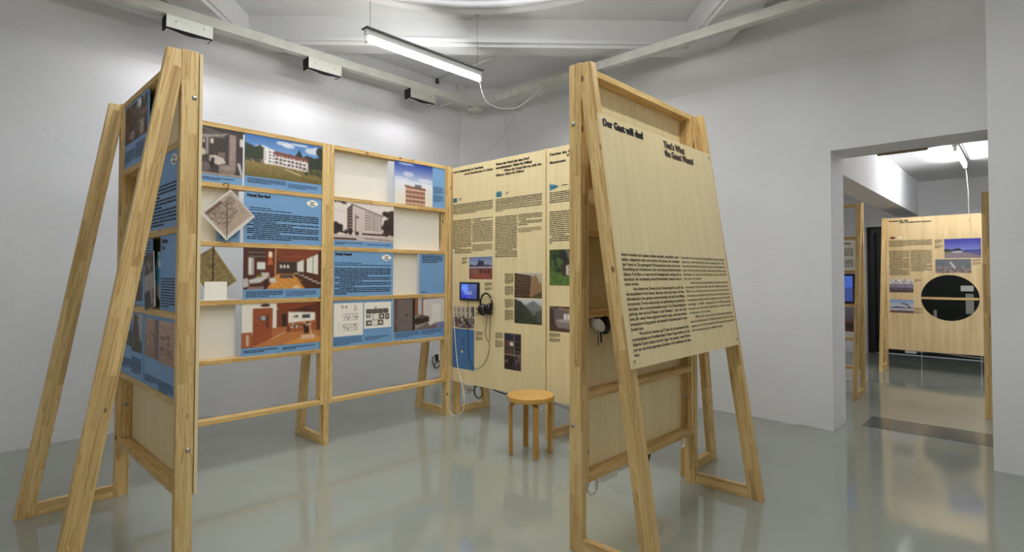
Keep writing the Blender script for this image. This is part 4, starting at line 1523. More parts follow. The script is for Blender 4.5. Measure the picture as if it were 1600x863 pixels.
picture('photo', p, 2.786, 0.846, 3.355, ROW[3][1], p_bath, b, dens=190)
word_lines('caption', p, 2.80, 0.838, 3.06, 0.788, 4, INK_BLUE_SOFT, b, seed=23)
word_lines('caption', p, 3.08, 0.838, 3.33, 0.796, 3, INK_BLUE_SOFT, b, seed=24)

# F
b, p = board(PF, -4.006, -3.468, *ROW[0], 'blue board with two dark colour photos side by side, top of the left wing')
picture('photo', p, -3.985, 2.130, -3.745, 2.350, p_dark_food, b)
picture('photo', p, -3.735, 2.130, -3.487, 2.350, p_dark_plants, b)
word_lines('caption', p, -3.985, 2.085, -3.75, 2.015, 6, INK_BLUE, b, seed=25)
word_lines('caption', p, -3.735, 2.105, -3.49, 2.015, 8, INK_BLUE, b, seed=26)
b, p = board(PF, -4.006, -3.760, 1.579, 1.720, 'low blue caption board in the second cell of the left wing', n=-0.03)
word_lines('text_rows', p, -3.99, 1.712, -3.78, 1.59, 9, INK_BLUE, b, seed=27)
b, p = board(PF, -3.466, -2.916, *ROW[1], 'blue text board with white badge behind the near slanted leg')
text('title', p, 'Hotel', -3.44, 1.914, 0.022, INK, b, 0.07, 0.075)
word_lines('title', p, -3.36, 1.944, -3.20, 1.906, 1, INK, b, last=1, seed=90)
badge(p, -2.985, 1.905, 0.055, 0.030, b)
word_lines('text_rows', p, -3.44, 1.842, -3.20, 1.830, 1, INK_BLUE, b, last=1, seed=28)
word_lines('text_rows', p, -3.44, 1.803, -2.94, 1.590, 12, INK_BLUE, b, indent=(4, 7), seed=29, ink=0.45)
b, p = board(PF, -4.006, -3.415, *ROW[2], 'blue board set deep in the third cell of the left wing with small grey photo', n=-0.02)
picture('photo', p, -3.98, 1.20, -3.60, 1.42, p_small_bw, b)
word_lines('text_rows', p, -3.55, 1.53, -3.43, 1.32, 14, INK_BLUE, b, seed=30)
b, p = board(PF, -3.192, -2.916, *ROW[2], 'narrow blue board headed with a short black title, right side of the left wing')
text('title', p, 'Fairfax', -3.168, 1.506, 0.020, INK, b, 0.10, 0.07)
text('title', p, 'Fair', -3.168, 1.474, 0.018, INK_BLUE, b, 0.06, 0.05)
word_lines('text_rows', p, -3.17, 1.335, -2.94, 1.185, 11, INK_BLUE, b, seed=31)
b, p = board(PF, -4.006, -3.486, *ROW[3], 'blue board with two mountain photos in the left wing')
picture('photo', p, -3.99, 0.935, -3.755, 1.128, p_mountain_a, b)
picture('photo', p, -3.745, 0.915, -3.515, 1.128, p_mountain_b, b)
word_lines('caption', p, -3.98, 0.862, -3.76, 0.800, 5, INK_BLUE, b, seed=32)
word_lines('caption', p, -3.745, 0.885, -3.53, 0.790, 8, INK_BLUE, b, seed=33)
b, p = board(PF, -3.476, -2.916, *ROW[3], 'blue board with two brownish old prints in the left wing')
picture('photo', p, -3.455, 0.915, -3.205, 1.118, p_old_print_a, b)
picture('photo', p, -3.195, 0.905, -2.925, 1.118, p_old_print_b, b)
word_lines('caption', p, -3.455, 0.822, -3.20, 0.782, 4, INK_BLUE, b, seed=34)
word_lines('caption', p, -3.19, 0.822, -2.93, 0.765, 5, INK_BLUE, b, seed=35)

# ---- hanging booklets and cards ------------------------------------
def flat_item(name, mw, w, h, t, mat, label, cat, painter=None, dens=180, inset=0.0):
    bm = bmesh.new()
    bmesh.ops.create_cube(bm, size=1, matrix=Matrix.Diagonal((w, h, t, 1)))
    bmesh.ops.bevel(bm, geom=bm.edges[:], offset=t * 0.25, segments=1, affect='EDGES')
    o = tag(link(name, bm_mesh(bm, name), mat, None, mw), label, cat)
    if painter:
        picture('printed_cover', PL, 0, 0, w - 2 * inset, h - 2 * inset, painter, o, dens=dens, mw=mw @ Matrix.Translation((-w / 2 + inset, -h / 2 + inset, t / 2 + 0.0008)))
    return o
bk = flat_item('sketch_booklet', PL.rot(1.398, 1.765, 0.016, math.radians(43)), 0.262, 0.245, 0.010, PAPER, 'white booklet with brown pencil sketch of a town, hanging on its corner from a cord', 'booklet', p_sketch)
cable('hanging_cord', [PL.mat(1.388, 1.60, 0.024).translation, PL.mat(1.388, 1.76, 0.0245).translation, PL.mat(1.387, 1.95, 0.018).translation], 0.0016, BLACK, bk, sn=1)
cable('hook', [PL.mat(1.365, 1.972, 0.004).translation, PL.mat(1.372, 1.984, 0.014).translation, PL.mat(1.392, 1.984, 0.016).translation, PL.mat(1.398, 1.966, 0.016).translation, PL.mat(1.388, 1.948, 0.018).translation], 0.003, DARK_METAL, bk, sn=4)
nb = flat_item('folded_newspaper', PL.rot(1.315, 1.366, -0.030, math.radians(34)), 0.20, 0.285, 0.006, plain('newsprint', (150, 132, 86), 0.8), 'yellowed newspaper page hanging askew with a dark cord down its middle', 'newspaper', p_newspaper, 230)
cable('hanging_cord', [PL.mat(1.318, 1.30, -0.024).translation, PL.mat(1.318, 1.42, -0.0235).translation, PL.mat(1.320, 1.543, -0.022).translation], 0.003, plain('dark_cord', (48, 40, 26), 0.8), nb, sn=1)
flat_item('blank_card', PL.rot(1.333, 1.236, -0.012, 0.0), 0.146, 0.128, 0.003, PAPER, 'blank white card standing in front of the yellowed newspaper', 'card')
pz = 1.1735
leaf = box('paper_sheet', (1.23, YF + 0.005, 1.1715), (1.49, YF + 0.066, 1.1735), PAPER)
tag(leaf, 'thin white paper sheet lying on the shelf under the white card', 'paper')
lf = flat_item('folded_leaflet', PF.rot(-3.315, 1.315, 0.012, math.radians(9)), 0.185, 0.285, 0.005, PAPER, 'grey photo leaflet hanging tilted in the left wing', 'leaflet', p_leaflet)
flat_item('light_blue_booklet', PF.rot(-3.235, 1.345, -0.012, math.radians(-24)), 0.13, 0.21, 0.006, PAPER, 'light blue and white booklet half hidden behind the grey leaflet', 'booklet', p_book_cover)

# ================================================================== print on the plywood text walls
def PBt(s, y, z, cap, mat, y_end, bold, par, name='title'):
    return text(name, PB, s, -y, z, cap, mat, par, y - y_end, bold, hb=0.0013 if name == 'title' else 0.0)
def PBw(yl, zt, yr, zb, lines, mat, par, seed, name='text_block', **kw):
    return word_lines(name, PB, -yl, zt, -yr, zb, lines, mat, par, seed=seed, **kw)
def PBp(yl, zb, yr, zt, painter, par, dens=170):
    return picture('photo', PB, -yl, zb, -yr, zt, painter, par, dens=dens)
q = b1_panel
PBt('Large Residenzias in Lienchen', 4.070, 2.338, 0.021, INK, 3.650, 0.05, q)
PBt('Large Residenzias in Lieben', 3.911, 2.303, 0.021, INK_GREY, 3.523, 0.05, q)
PBt('Wenn das Hotel mit dem Dorf', 3.483, 2.336, 0.021, INK, 3.079, 0.05, q)
PBt('verschwimmt: Alberghi Diffusi', 3.483, 2.302, 0.021, INK, 3.049, 0.05, q)
PBt('When the Hotel Merges with the', 3.379, 2.268, 0.021, INK_GREY, 2.942, 0.05, q)
PBt('Village: Alberghi Diffusi', 3.483, 2.236, 0.021, INK_GREY, 3.140, 0.05, q)
ngon('badge', PB, [(-4.073, 2.052), (-4.011, 2.052), (-4.011, 2.094), (-4.073, 2.094)], TEAL, q)
PBt('Gute', 4.062, 2.076, 0.012, INK, 4.024, 0.05, q, 'badge_text').location.z += 0.001
PBt('Reise', 4.062, 2.058, 0.012, INK, 4.020, 0.05, q, 'badge_text').location.z += 0.001
ngon('badge', PB, [(-3.472, 2.046), (-3.415, 2.046), (-3.400, 2.072), (-3.415, 2.098), (-3.472, 2.098), (-3.486, 2.072)], TEAL, q)
PBt('Gute', 3.465, 2.077, 0.012, INK, 3.425, 0.05, q, 'badge_text').location.z += 0.001
PBt('Reise', 3.465, 2.057, 0.012, INK, 3.421, 0.05, q, 'badge_text').location.z += 0.001
PBw(3.987, 2.090, 3.942, 2.062, 2, INK, q, 40, 'badge_text')
PBw(3.360, 2.086, 3.320, 2.060, 2, INK, q, 41, 'badge_text')
PBw(4.073, 2.034, 3.522, 1.99, 3, INK, q, 42, last=1)
PBw(4.073, 1.988, 3.522, 1.932, 4, INK_SOFT, q, 43)
PBw(3.486, 2.034, 2.938, 1.975, 4, INK, q, 44, last=1)
PBw(3.486, 1.973, 2.938, 1.915, 4, INK_SOFT, q, 45, last=.18)
PBw(4.076, 1.880, 3.808, 1.553, 22, INK_SOFT, q, 46, indent=(19,), last=1)
PBw(3.794, 1.880, 3.522, 1.655, 15, INK_SOFT, q, 47, indent=(2,), last=1)
PBw(3.794, 1.636, 3.530, 1.570, 7, INK_GREY, q, 48, ink=0.35)
PBw(3.489, 1.876, 3.221, 1.505, 25, INK_SOFT, q, 49, indent=(21,), last=1)
PBw(3.207, 1.876, 2.938, 1.775, 7, INK_SOFT, q, 50, last=.4, indent=(4,))
PBw(3.207, 1.756, 2.946, 1.715, 4, INK_GREY, q, 51, ink=0.35)
PBw(3.941, 1.516, 3.862, 1.489, 3, INK_SOFT, q, 52, 'caption')
PBw(3.941, 1.480, 3.862, 1.453, 3, INK_GREY, q, 53, 'caption')
PBp(3.836, 1.311, 3.525, 1.516, p_city, q)
PBw(3.626, 1.284, 3.527, 1.248, 4, INK_SOFT, q, 54, 'caption')
PBw(3.626, 1.238, 3.527, 1.208, 3, INK_GREY, q, 55, 'caption')
PBp(4.070, 0.846, 3.763, 1.051, p_crowd, q)
PBw(3.745, 1.052, 3.66, 1.016, 4, INK_SOFT, q, 56, 'caption')
PBw(3.745, 1.008, 3.66, 0.972, 4, INK_GREY, q, 57, 'caption')
PBp(4.074, 0.458, 3.763, 0.836, p_blue_map, q)
PBw(3.744, 0.828, 3.652, 0.788, 5, INK_SOFT, q, 58, 'caption')
PBw(3.744, 0.778, 3.652, 0.742, 4, INK_GREY, q, 59, 'caption')
PBp(3.250, 1.155, 2.938, 1.366, p_balcony, q)
PBp(3.250, 0.935, 2.938, 1.145, p_valley, q)
for k, (zt, zb) in enumerate(((1.364, 1.270), (1.254, 1.172), (1.140, 1.062), (1.044, 0.953))):
    PBw(3.367, zt, 3.264, zb, 9, INK_SOFT if k % 2 == 0 else INK_GREY, q, 60 + k, 'caption', ink=0.4)
PBp(3.371, 0.526, 3.172, 0.841, p_corridor, q)
PBw(3.486, 0.838, 3.389, 0.782, 6, INK_SOFT, q, 64, 'caption', ink=0.4)
PBw(3.486, 0.767, 3.389, 0.704, 6, INK_GREY, q, 65, 'caption', ink=0.4)
q = b2_panel
PBt('Ferien im Baudenkmal', 2.854, 2.329, 0.021, INK, 2.44, 0.05, q)
PBt('Vacation in', 2.682, 2.298, 0.021, INK_GREY, 2.45, 0.05, q)
PBt('Monuments', 2.854, 2.262, 0.021, INK_GREY, 2.690, 0.05, q)
ngon('badge', PB, [(-2.857, 2.041), (-2.84, 2.041), (-2.835, 2.048), (-2.81, 2.046), (-2.79, 2.058), (-2.757, 2.070), (-2.79, 2.083), (-2.81, 2.092), (-2.835, 2.090), (-2.84, 2.098), (-2.857, 2.098)], TEAL, q)
PBt('Gute Reise', 2.848, 2.064, 0.012, INK, 2.778, 0.05, q, 'badge_text').location.z += 0.001
PBw(2.727, 2.082, 2.62, 2.066, 1, INK, q, 70, 'badge_text')
PBw(2.857, 2.030, 2.30, 1.985, 3, INK, q, 71, last=1)
PBw(2.857, 1.983, 2.30, 1.935, 3, INK_SOFT, q, 72)
PBw(2.857, 1.872, 2.58, 1.605, 17, INK_SOFT, q, 73, indent=(13,), last=.1)
PBw(2.565, 1.872, 2.29, 1.605, 17, INK_SOFT, q, 74)
PBp(2.857, 1.266, 2.55, 1.556, p_garden, q)
PBp(2.857, 0.895, 2.55, 1.097, p_bedroom, q)
PBw(2.857, 0.880, 2.746, 0.846, 4, INK_SOFT, q, 75, 'caption')
PBw(2.857, 0.838, 2.746, 0.806, 4, INK_GREY, q, 76, 'caption')

# ================================================================== things on and around the frames
# tablet
tb = sheet('tablet', PB, -3.957, 1.108, -3.686, 1.281, 0.001, 0.019, BLACK, None, 0.006)
tag(tb, 'black tablet with blue screen mounted on the plywood text wall', 'tablet')
PBS = Plane(PB.o + PB.n * 0.019, PB.u, PB.v)
picture('screen', PBS, -3.930, 1.126, -3.711, 1.264, p_screen_hall, tb, n=0.0008, mat=SCREEN, dens=260)

# headphones hanging beside it
hp = thing('headphones', (XF - 0.02, 3.577, 1.0), 'black over-ear headphones hanging beside the tablet', 'headphones')
hc = (3.577, 1.085)
def hpt(ang, rx=0.075, rz=0.098, n=0.028):
    return PB.mat(-hc[0] + rx * math.cos(ang), hc[1] + rz * math.sin(ang), n).translation
band = [hpt(math.radians(a)) for a in range(-38, 219, 16)]
cable('headband', band, 0.0085, BLACK, hp, seg=8, sn=3)
for a in (28, 146):
    cable('slider', [hpt(math.radians(a - 4), 0.077, 0.10), hpt(math.radians(a + 4), 0.077, 0.10)], 0.0095, STEEL, hp, seg=8, sn=1)
CUP = lathe([(0, 0.030), (0.030, 0.028), (0.042, 0.016), (0.046, 0.004), (0.048, -0.008), (0.042, -0.020), (0.022, -0.022), (0, -0.014)], 20)
cup_me = bm_mesh(CUP, 'ear_cup', True)
cup_me.materials.append(BLACK)
for du, dz, ang, rot in ((-0.040, 1.034, 62, 1), (0.042, 1.042, -62, -1)):
    mw = PB.mat(-hc[0] + du, dz, 0.030) @ Matrix.Rotation(math.radians(ang), 4, 'Y') @ Matrix.Diagonal((1, 1.15, 1, 1))
    cup = link('ear_cup', cup_me, None, hp, mw)
cable('chrome_trim', [PB.mat(-hc[0] + 0.004, 1.075, 0.058).translation, PB.mat(-hc[0] - 0.004, 1.04, 0.063).translation, PB.mat(-hc[0] + 0.006, 1.0, 0.058).translation], 0.003, STEEL, hp)
tc_ = [(3.842, 1.105), (3.841, .972), (3.847, .86), (3.837, .694), (3.828, .584), (3.787, .506), (3.726, .479), (3.627, .538), (3.573, .624), (3.554, .719), (3.589, .77), (3.609, .836), (3.589, .918), (3.585, .995)]
cable('cable', [(3.452, y, z) for y, z in tc_], 0.0022, BLACK, hp)
cable('cable', [(3.452, y, z) for y, z in ((3.547, 1.0), (3.547, .88), (3.552, .745))], 0.0022, BLACK, hp)

# white cable running down the edge of the text wall and looping on the floor
wc = [(4.05, 1.60), (4.045, 1.087), (4.042, .917), (4.017, .677), (3.975, .44), (3.91, .306), (3.883, .156), (3.909, .057), (3.99, .008), (4.063, .006), (4.10, .07), (4.094, .159), (4.088, .306), (4.090, .475)]
tag(cable('white_cable', [(3.450, y, z) if z > .32 else (3.445, y, z) for y, z in wc], 0.0042, WHITE_PLASTIC), 'white cable down the edge of the text wall looping onto the floor', 'cable')

def coil(name, centre, r, turns, rt, mat, label, normal='x', squash=1.0, cat='cable', drop=None):
    pts = []
    rnd = random.Random(int(centre[1] * 1000))
    for i in range(turns * 10 + 1):
        a = 2 * math.pi * i / 10
        rr = r * (1 + rnd.uniform(-0.12, 0.12))
        d = rnd.uniform(-0.008, 0.008)
        if normal == 'x':
            pts.append((centre[0] + d, centre[1] + rr * math.cos(a) * squash, centre[2] + rr * math.sin(a)))
        else:
            pts.append((centre[0] + rr * math.cos(a) * squash, centre[1] + d, centre[2] + rr * math.sin(a)))
    if drop:
        pts = [drop] + pts
    return tag(cable(name, pts, rt, mat, sn=3), label, cat)
CABLE_GREY = plain('grey_green_cable', (108, 110, 92), 0.5)
CABLE_WHITE = plain('off_white_cable', (214, 212, 204), 0.5)
ps = thing('power_strip', (3.62, 4.02, 0.29), 'white power strip under the left end of the plywood text wall', 'power strip')
box('strip_body', (3.552, 3.935, 0.235), (3.605, 4.045, 0.285), WHITE_PLASTIC, ps, bevel=0.004)
box('plug', (3.542, 3.915, 0.215), (3.560, 3.955, 0.260), GREY_PLASTIC, ps, bevel=0.004)
coil('coiled_cable', (3.60, 3.855, 0.232), 0.060, 4, 0.0045, CABLE_GREY, 'grey-green coiled cable below the tablet text wall', drop=(3.565, 3.94, 0.24))
bundle = [(3.545 + 0.01 * (i % 2), 4.14 + 0.035 * math.sin(i * 2.1), 0.22 - 0.17 * abs(math.sin(i * 0.9))) for i in range(12)]
tag(cable('white_cable', bundle, 0.0042, WHITE_PLASTIC), 'bundled white cable hanging beside the corner trestles', 'cable')
tag(cable('black_cable', [(3.60, 3.72, 0.300), (3.60, 3.60, 0.272), (3.60, 3.45, 0.262), (3.60, 3.2, 0.275), (3.60, 3.05, 0.31)], 0.006, BLACK), 'black cable sagging under the text wall left of the stool', 'cable')
coil('coiled_cable', (3.530, 2.978, 0.262), 0.048, 4, 0.005, WHITE_PLASTIC, 'white coiled cable visible behind the stool legs', squash=0.8)
tag(cable('grey_cable', [(3.56, 2.99, 0.30), (3.60, 2.84, 0.262), (3.60, 2.70, 0.245), (3.60, 2.50, 0.25), (3.60, 2.30, 0.30)], 0.006, GREY_PLASTIC), 'grey cable sagging under the text wall right of the stool', 'cable')

# socket and charger on the left wall
sk = thing('wall_socket', (4.53, YL - 0.01, 0.27), 'white wall socket with black charger low on the left wall', 'socket')
box('cover', (4.475, YL - 0.014, 0.222), (4.575, YL - 0.0005, 0.322), WHITE_PLASTIC, sk, bevel=0.003)
box('plug', (4.480, YL - 0.055, 0.235), (4.510, YL - 0.015, 0.320), BLACK, sk, bevel=0.003)
cable('charger_cable', [(4.49, YL - 0.05, .31), (4.43, YL - 0.04, .285), (4.44, YL - 0.03, .20), (4.495, YL - 0.03, .137), (4.555, YL - 0.03, .18), (4.545, YL - 0.03, .225), (4.49, YL - 0.03, .21), (4.45, YL - 0.03, .16)], 0.006, BLACK, sk)

# adapters under the right frame
ad = thing('power_adapter', (2.50, 1.66, 0.27), 'white power adapter hanging under the bottom rail of the right frame', 'adapter')
box('body', (2.436, 1.645, 0.258), (2.575, 1.685, 0.3225), WHITE_PLASTIC, ad, bevel=0.003)
box('plug', (2.605, 1.65, 0.272), (2.70, 1.68, 0.3225), CABLE_WHITE, ad, bevel=0.003)
cable('lead', [(2.575, 1.665, 0.29), (2.592, 1.660, 0.27), (2.605, 1.665, 0.29)], 0.004, WHITE_PLASTIC, ad)
coil('coiled_cable', (2.345, 1.655, 0.266), 0.042, 4, 0.0042, CABLE_WHITE, 'small white cable coil under the near end of the right frame', normal='y', drop=(2.437, 1.665, 0.285))
coil('coiled_cable', (3.345, 1.650, 0.272), 0.036, 3, 0.0045, WHITE_PLASTIC, 'small white cable coil under the far end of the right frame', normal='y')
tag(cable('black_cable', [(2.955, 1.66, 0.322), (2.945, 1.66, 0.29), (2.925, 1.66, 0.25)], 0.007, BLACK), 'short black cable end poking out under the right frame', 'cable')

# headset hanging inside the right frame
hs = thing('headset', (2.37, 1.625, 1.08), 'black and white headset hanging inside the right frame behind the slanted leg', 'headset')
bm = bmesh.new()
bmesh.ops.create_icosphere(bm, subdivisions=2, radius=1, matrix=Matrix.Translation((2.355, 1.622, 1.095)) @ Matrix.Rotation(math.radians(35), 4, 'Y') @ Matrix.Diagonal((0.060, 0.030, 0.030, 1)))
link('white_shell', bm_mesh(bm, 'white_shell', True), WHITE_PLASTIC, hs)
bm = bmesh.new()
bmesh.ops.create_icosphere(bm, subdivisions=2, radius=1, matrix=Matrix.Translation((2.425, 1.632, 1.090)) @ Matrix.Rotation(math.radians(60), 4, 'Y') @ Matrix.Diagonal((0.058, 0.034, 0.045, 1)))
link('ear_cup', bm_mesh(bm, 'ear_cup', True), BLACK, hs)
cable('strap', [(2.315, 1.615, 1.128), (2.335, 1.612, 1.134), (2.36, 1.617, 1.13), (2.40, 1.625, 1.136)], 0.007, BLACK, hs)
cable('cord', [(2.352, 1.618, 1.075), (2.350, 1.618, 1.02), (2.352, 1.618, 0.985)], 0.002, BLACK, hs)
cable('cord', [(2.37, 1.616, 1.075), (2.374, 1.616, 1.03), (2.376, 1.616, 1.0)], 0.0045, BLACK, hs)

# stool: round seat, four bent legs
st = thing('stool', (3.12, 2.762, 0), 'round honey-coloured birch stool with four bent legs', 'stool')
SEAT_Z = 0.448
mw = Matrix.Translation((3.12, 2.762, 0))
link('seat', bm_mesh(lathe([(0, SEAT_Z), (0.172, SEAT_Z), (0.178, SEAT_Z - 0.004), (0.180, SEAT_Z - 0.010), (0.180, SEAT_Z - 0.034), (0.177, SEAT_Z - 0.040), (0, SEAT_Z - 0.040)], 48), 'seat', False), BIRCH, st, mw)
def bent_leg():
    prof = [(0.166, 0.0), (0.166, 0.30), (0.166, 0.345)]
    r = 0.055
    for k in range(1, 9):
        a = math.radians(90 * k / 8)
        prof.append((0.166 - r + r * math.cos(a), 0.345 + r * math.sin(a)))
    prof.append((0.05, 0.345 + r))
    inner = []
    th = 0.024
    for i, (x, z) in enumerate(prof):
        p0, p1 = prof[max(i - 1, 0)], prof[min(i + 1, len(prof) - 1)]
        d = Vector((p1[0] - p0[0], p1[1] - p0[1])).normalized()
        n = Vector((-d.y, d.x))
        inner.append((x + n.x * th, z + n.y * th))
    bm = bmesh.new()
    w = 0.0195
    R = []
    for (a, b_) in zip(prof, inner):
        R.append([bm.verts.new((a[0], -w, a[1])), bm.verts.new((a[0], w, a[1])), bm.verts.new((b_[0], w, b_[1])), bm.verts.new((b_[0], -w, b_[1]))])
    for a, b_ in zip(R, R[1:]):
        for k in range(4):
            bm.faces.new((a[k], a[(k + 1) % 4], b_[(k + 1) % 4], b_[k]))
    bm.faces.new(R[0])
    bm.faces.new(R[-1])
    return bm_mesh(bm, 'leg')
leg_me = bent_leg()
LEGM = plywood('honey_birch_leg', (188, 146, 76), (168, 124, 56), scale=(6, 6, 0.6), rough=0.4)
leg_me.materials.append(LEGM)
for a in (-124, -34, 56, 146):
    link('leg', leg_me, None, st, mw @ Matrix.Translation((0, 0, 0.008)) @ Matrix.Rotation(math.radians(a), 4, 'Z'))

# ================================================================== lamps, rails
LAMP_METAL = plain('lamp_grey_enamel', (176, 178, 174), 0.5)
def tube_lamp(x0, x1, y, z, ceil_z, label, tube_mat, group=None, wires=True, cord=None, name='tube_lamp'):
    t = thing(name, ((x0 + x1) / 2, y, z), label, 'lamp', group)
    box('housing', (x0 - 0.015, y - 0.022, z + 0.034), (x1 + 0.015, y + 0.022, z + 0.085), LAMP_METAL, t, bevel=0.003)
    box('cover_plate', (x0 - 0.025, y - 0.045, z + 0.086), (x1 + 0.025, y + 0.045, z + 0.094), DARK_METAL, t)
    for x in (x0 - 0.014, x1 - 0.012):
        box('end_cap', (x, y - 0.018, z - 0.02), (x + 0.026, y + 0.018, z + 0.035), WHITE_PLASTIC, t, bevel=0.003)
    cable('tube', [(x0 + 0.012, y, z), (x1 - 0.012, y, z)], 0.0165, tube_mat, t, seg=14, sn=1)
    if wires:
        for x in (x0 + 0.03, x1 - 0.03):
            cable('suspension_wire', [(x, y, z + 0.092), (x, y, ceil_z)], 0.0022, WIRE, t, sn=1)
        box('ceiling_hook', (x1 - 0.055, y - 0.02, ceil_z - 0.03), (x1 - 0.005, y + 0.02, ceil_z - 0.004), GREY_PLASTIC, t)
    if cord:
        cable('cord', cord, 0.0036, WHITE_PLASTIC, t)
    return t
TL_Y, TL_Z = 3.81, 3.222
tube_lamp(2.33, 3.56, TL_Y, TL_Z, 3.865, 'hanging white fluorescent tube lamp glowing under the ceiling', TUBE,
          cord=[(3.555, TL_Y, TL_Z + 0.01), (3.60, TL_Y, 3.10), (3.69, TL_Y, 3.02), (3.90, TL_Y, 3.02), (4.20, TL_Y + 0.05, 3.13), (4.62, TL_Y + 0.1, 3.46)])
tube_lamp(2.33, 3.56, 0.99, TL_Z, 3.865, 'hanging fluorescent tube lamp over the introduction board', TUBE, 'lamps out of view')
tube_lamp(0.05, 1.28, 0.99, TL_Z, 3.865, 'hanging fluorescent tube lamp over the camera corner', TUBE, 'lamps out of view')

RZ0, RZ1 = 3.47, 3.555
rl = thing('lighting_rail', (2.6, 5.10, RZ0), 'pale metal rail under the ceiling along the left wall with three boxes', 'rail')
box('rail_bar', (X0 + 0.02, 5.055, RZ0), (4.735, 5.135, RZ1), RAIL_ALU, rl)
for x in (-0.6, 4.45):
    cable('strut', [(x, 5.12, RZ1 - 0.02), (x, YL - 0.06, 3.53)], 0.012, WHITE_METAL, rl, sn=1)
rl2 = thing('lighting_rail', (4.69, 2.2, RZ0), 'pale metal rail under the ceiling along the right wall, without boxes', 'rail')
box('rail_bar', (4.655, Y0 + 0.02, RZ0 - 0.004), (4.735, 5.050, RZ1 - 0.004), RAIL_ALU, rl2)
box('joint_band', (4.652, 4.44, RZ0 - 0.006), (4.738, 4.455, RZ1), GREY_PLASTIC, rl2)
box('end_block', (4.60, 5.02, RZ0 - 0.05), (4.735, 5.135, RZ0 - 0.006), RAIL_ALU, rl2)
for y in (-0.3, 4.9):
    cable('strut', [(4.72, y, RZ1 - 0.02), (XR - 0.06, y, 3.53)], 0.012, WHITE_METAL, rl2, sn=1)

# wall washers hanging from the rails: metal plate to the room, lamp to the wall
def wall_washer(corner, along, toward, label, baffle_z):
    o, a, d = Vector(corner), Vector(along), Vector(toward)
    zv = Vector((0, 0, 1))
    ln = 0.35
    w = thing('wall_washer', tuple(o + a * ln / 2 + zv * RZ0), label, 'lamp', 'wall washers on the rails')
    z0, z1 = RZ0 - 0.108, RZ0 - 0.001
    def slab(name, s0, s1, d0, d1, h0, h1, mat):
        return prism(name, [(s0, d0), (s1, d0), (s1, d1), (s0, d1)], h0, h1, o, a, d, zv, mat, w)
    slab('front_plate', 0, ln, 0, 0.006, z0, z1, ALU)
    n = 12
    poly = [(0.002, z1)] + [(0.002 + 0.346 * k / n, z0 - 0.004 - 0.016 * math.sin(math.pi * k / n) ** 2) for k in range(n + 1)] + [(0.348, z1)]
    prism('body', poly, 0.0065, 0.035, o, a, zv, d, BLACK_FELT, w, bevel=0)
    slab('top_plate', 0, ln, 0.0355, 0.12, z1 - 0.012, z1, BLACK_FELT)
    slab('back_baffle', 0, ln, 0.1205, 0.126, baffle_z, z1, BLACK_FELT)
    for sx in (0.0, 0.338):
        slab('side_cheek', sx, sx + 0.012, 0.0355, 0.12, z0 - 0.002, z1 - 0.0125, BLACK_FELT)
    p0, p1 = o + a * 0.02 + d * 0.065 + zv * (z1 - 0.04), o + a * 0.33 + d * 0.065 + zv * (z1 - 0.04)
    cable('lamp', [p0, p1], 0.013, TUBE_WASH, w, seg=10, sn=1)
    for sx in (0.07, 0.28):
        bolt(o + a * sx + zv * (RZ0 - 0.045), -d, w, 0.6)
for x, lab in ((1.25, 'metal-fronted wall washer lamp on the rail, nearest of three'), (2.455, 'metal-fronted wall washer lamp on the rail, middle of three'), (3.66, 'metal-fronted wall washer lamp on the rail, farthest of three')):
    wall_washer((x, 5.05, 0), (1, 0, 0), (0, 1, 0), lab, 3.405)
wall_washer((4.65, 3.57, 0), (0, -1, 0), (1, 0, 0), 'wall washer lamp on the right rail hidden behind the near post', 3.409)

# pipe on the corner ceiling and thin wire from the rail to the text wall
pp = thing('ceiling_pipe', (4.1, 4.75, 3.85), 'thin white pipe with black end running across the corner ceiling', 'pipe')
cable('pipe', [(4.427, 5.53, 3.865), (4.40, 4.475, 3.872)], 0.014, WHITE_METAL, pp, sn=1)
box('clip_box', (4.78, 5.50, 3.83), (4.85, 5.54, 3.889), WHITE_PLASTIC, pp)
cable('black_end', [(4.427, 5.535, 3.886), (4.427, 5.535, 3.83)], 0.024, BLACK, pp, sn=1)
tag(cable('thin_wire', [(4.70, 4.36, 3.465), (4.55, 4.22, 3.30), (4.2, 4.01, 2.98), (3.98, 3.93, 2.76), (3.8, 3.98, 2.59), (3.62, 4.05, 2.48), (3.48, 4.08, 2.405)], 0.0015, WIRE), 'thin pale wire drooping from the right rail to the text wall corner', 'wire')

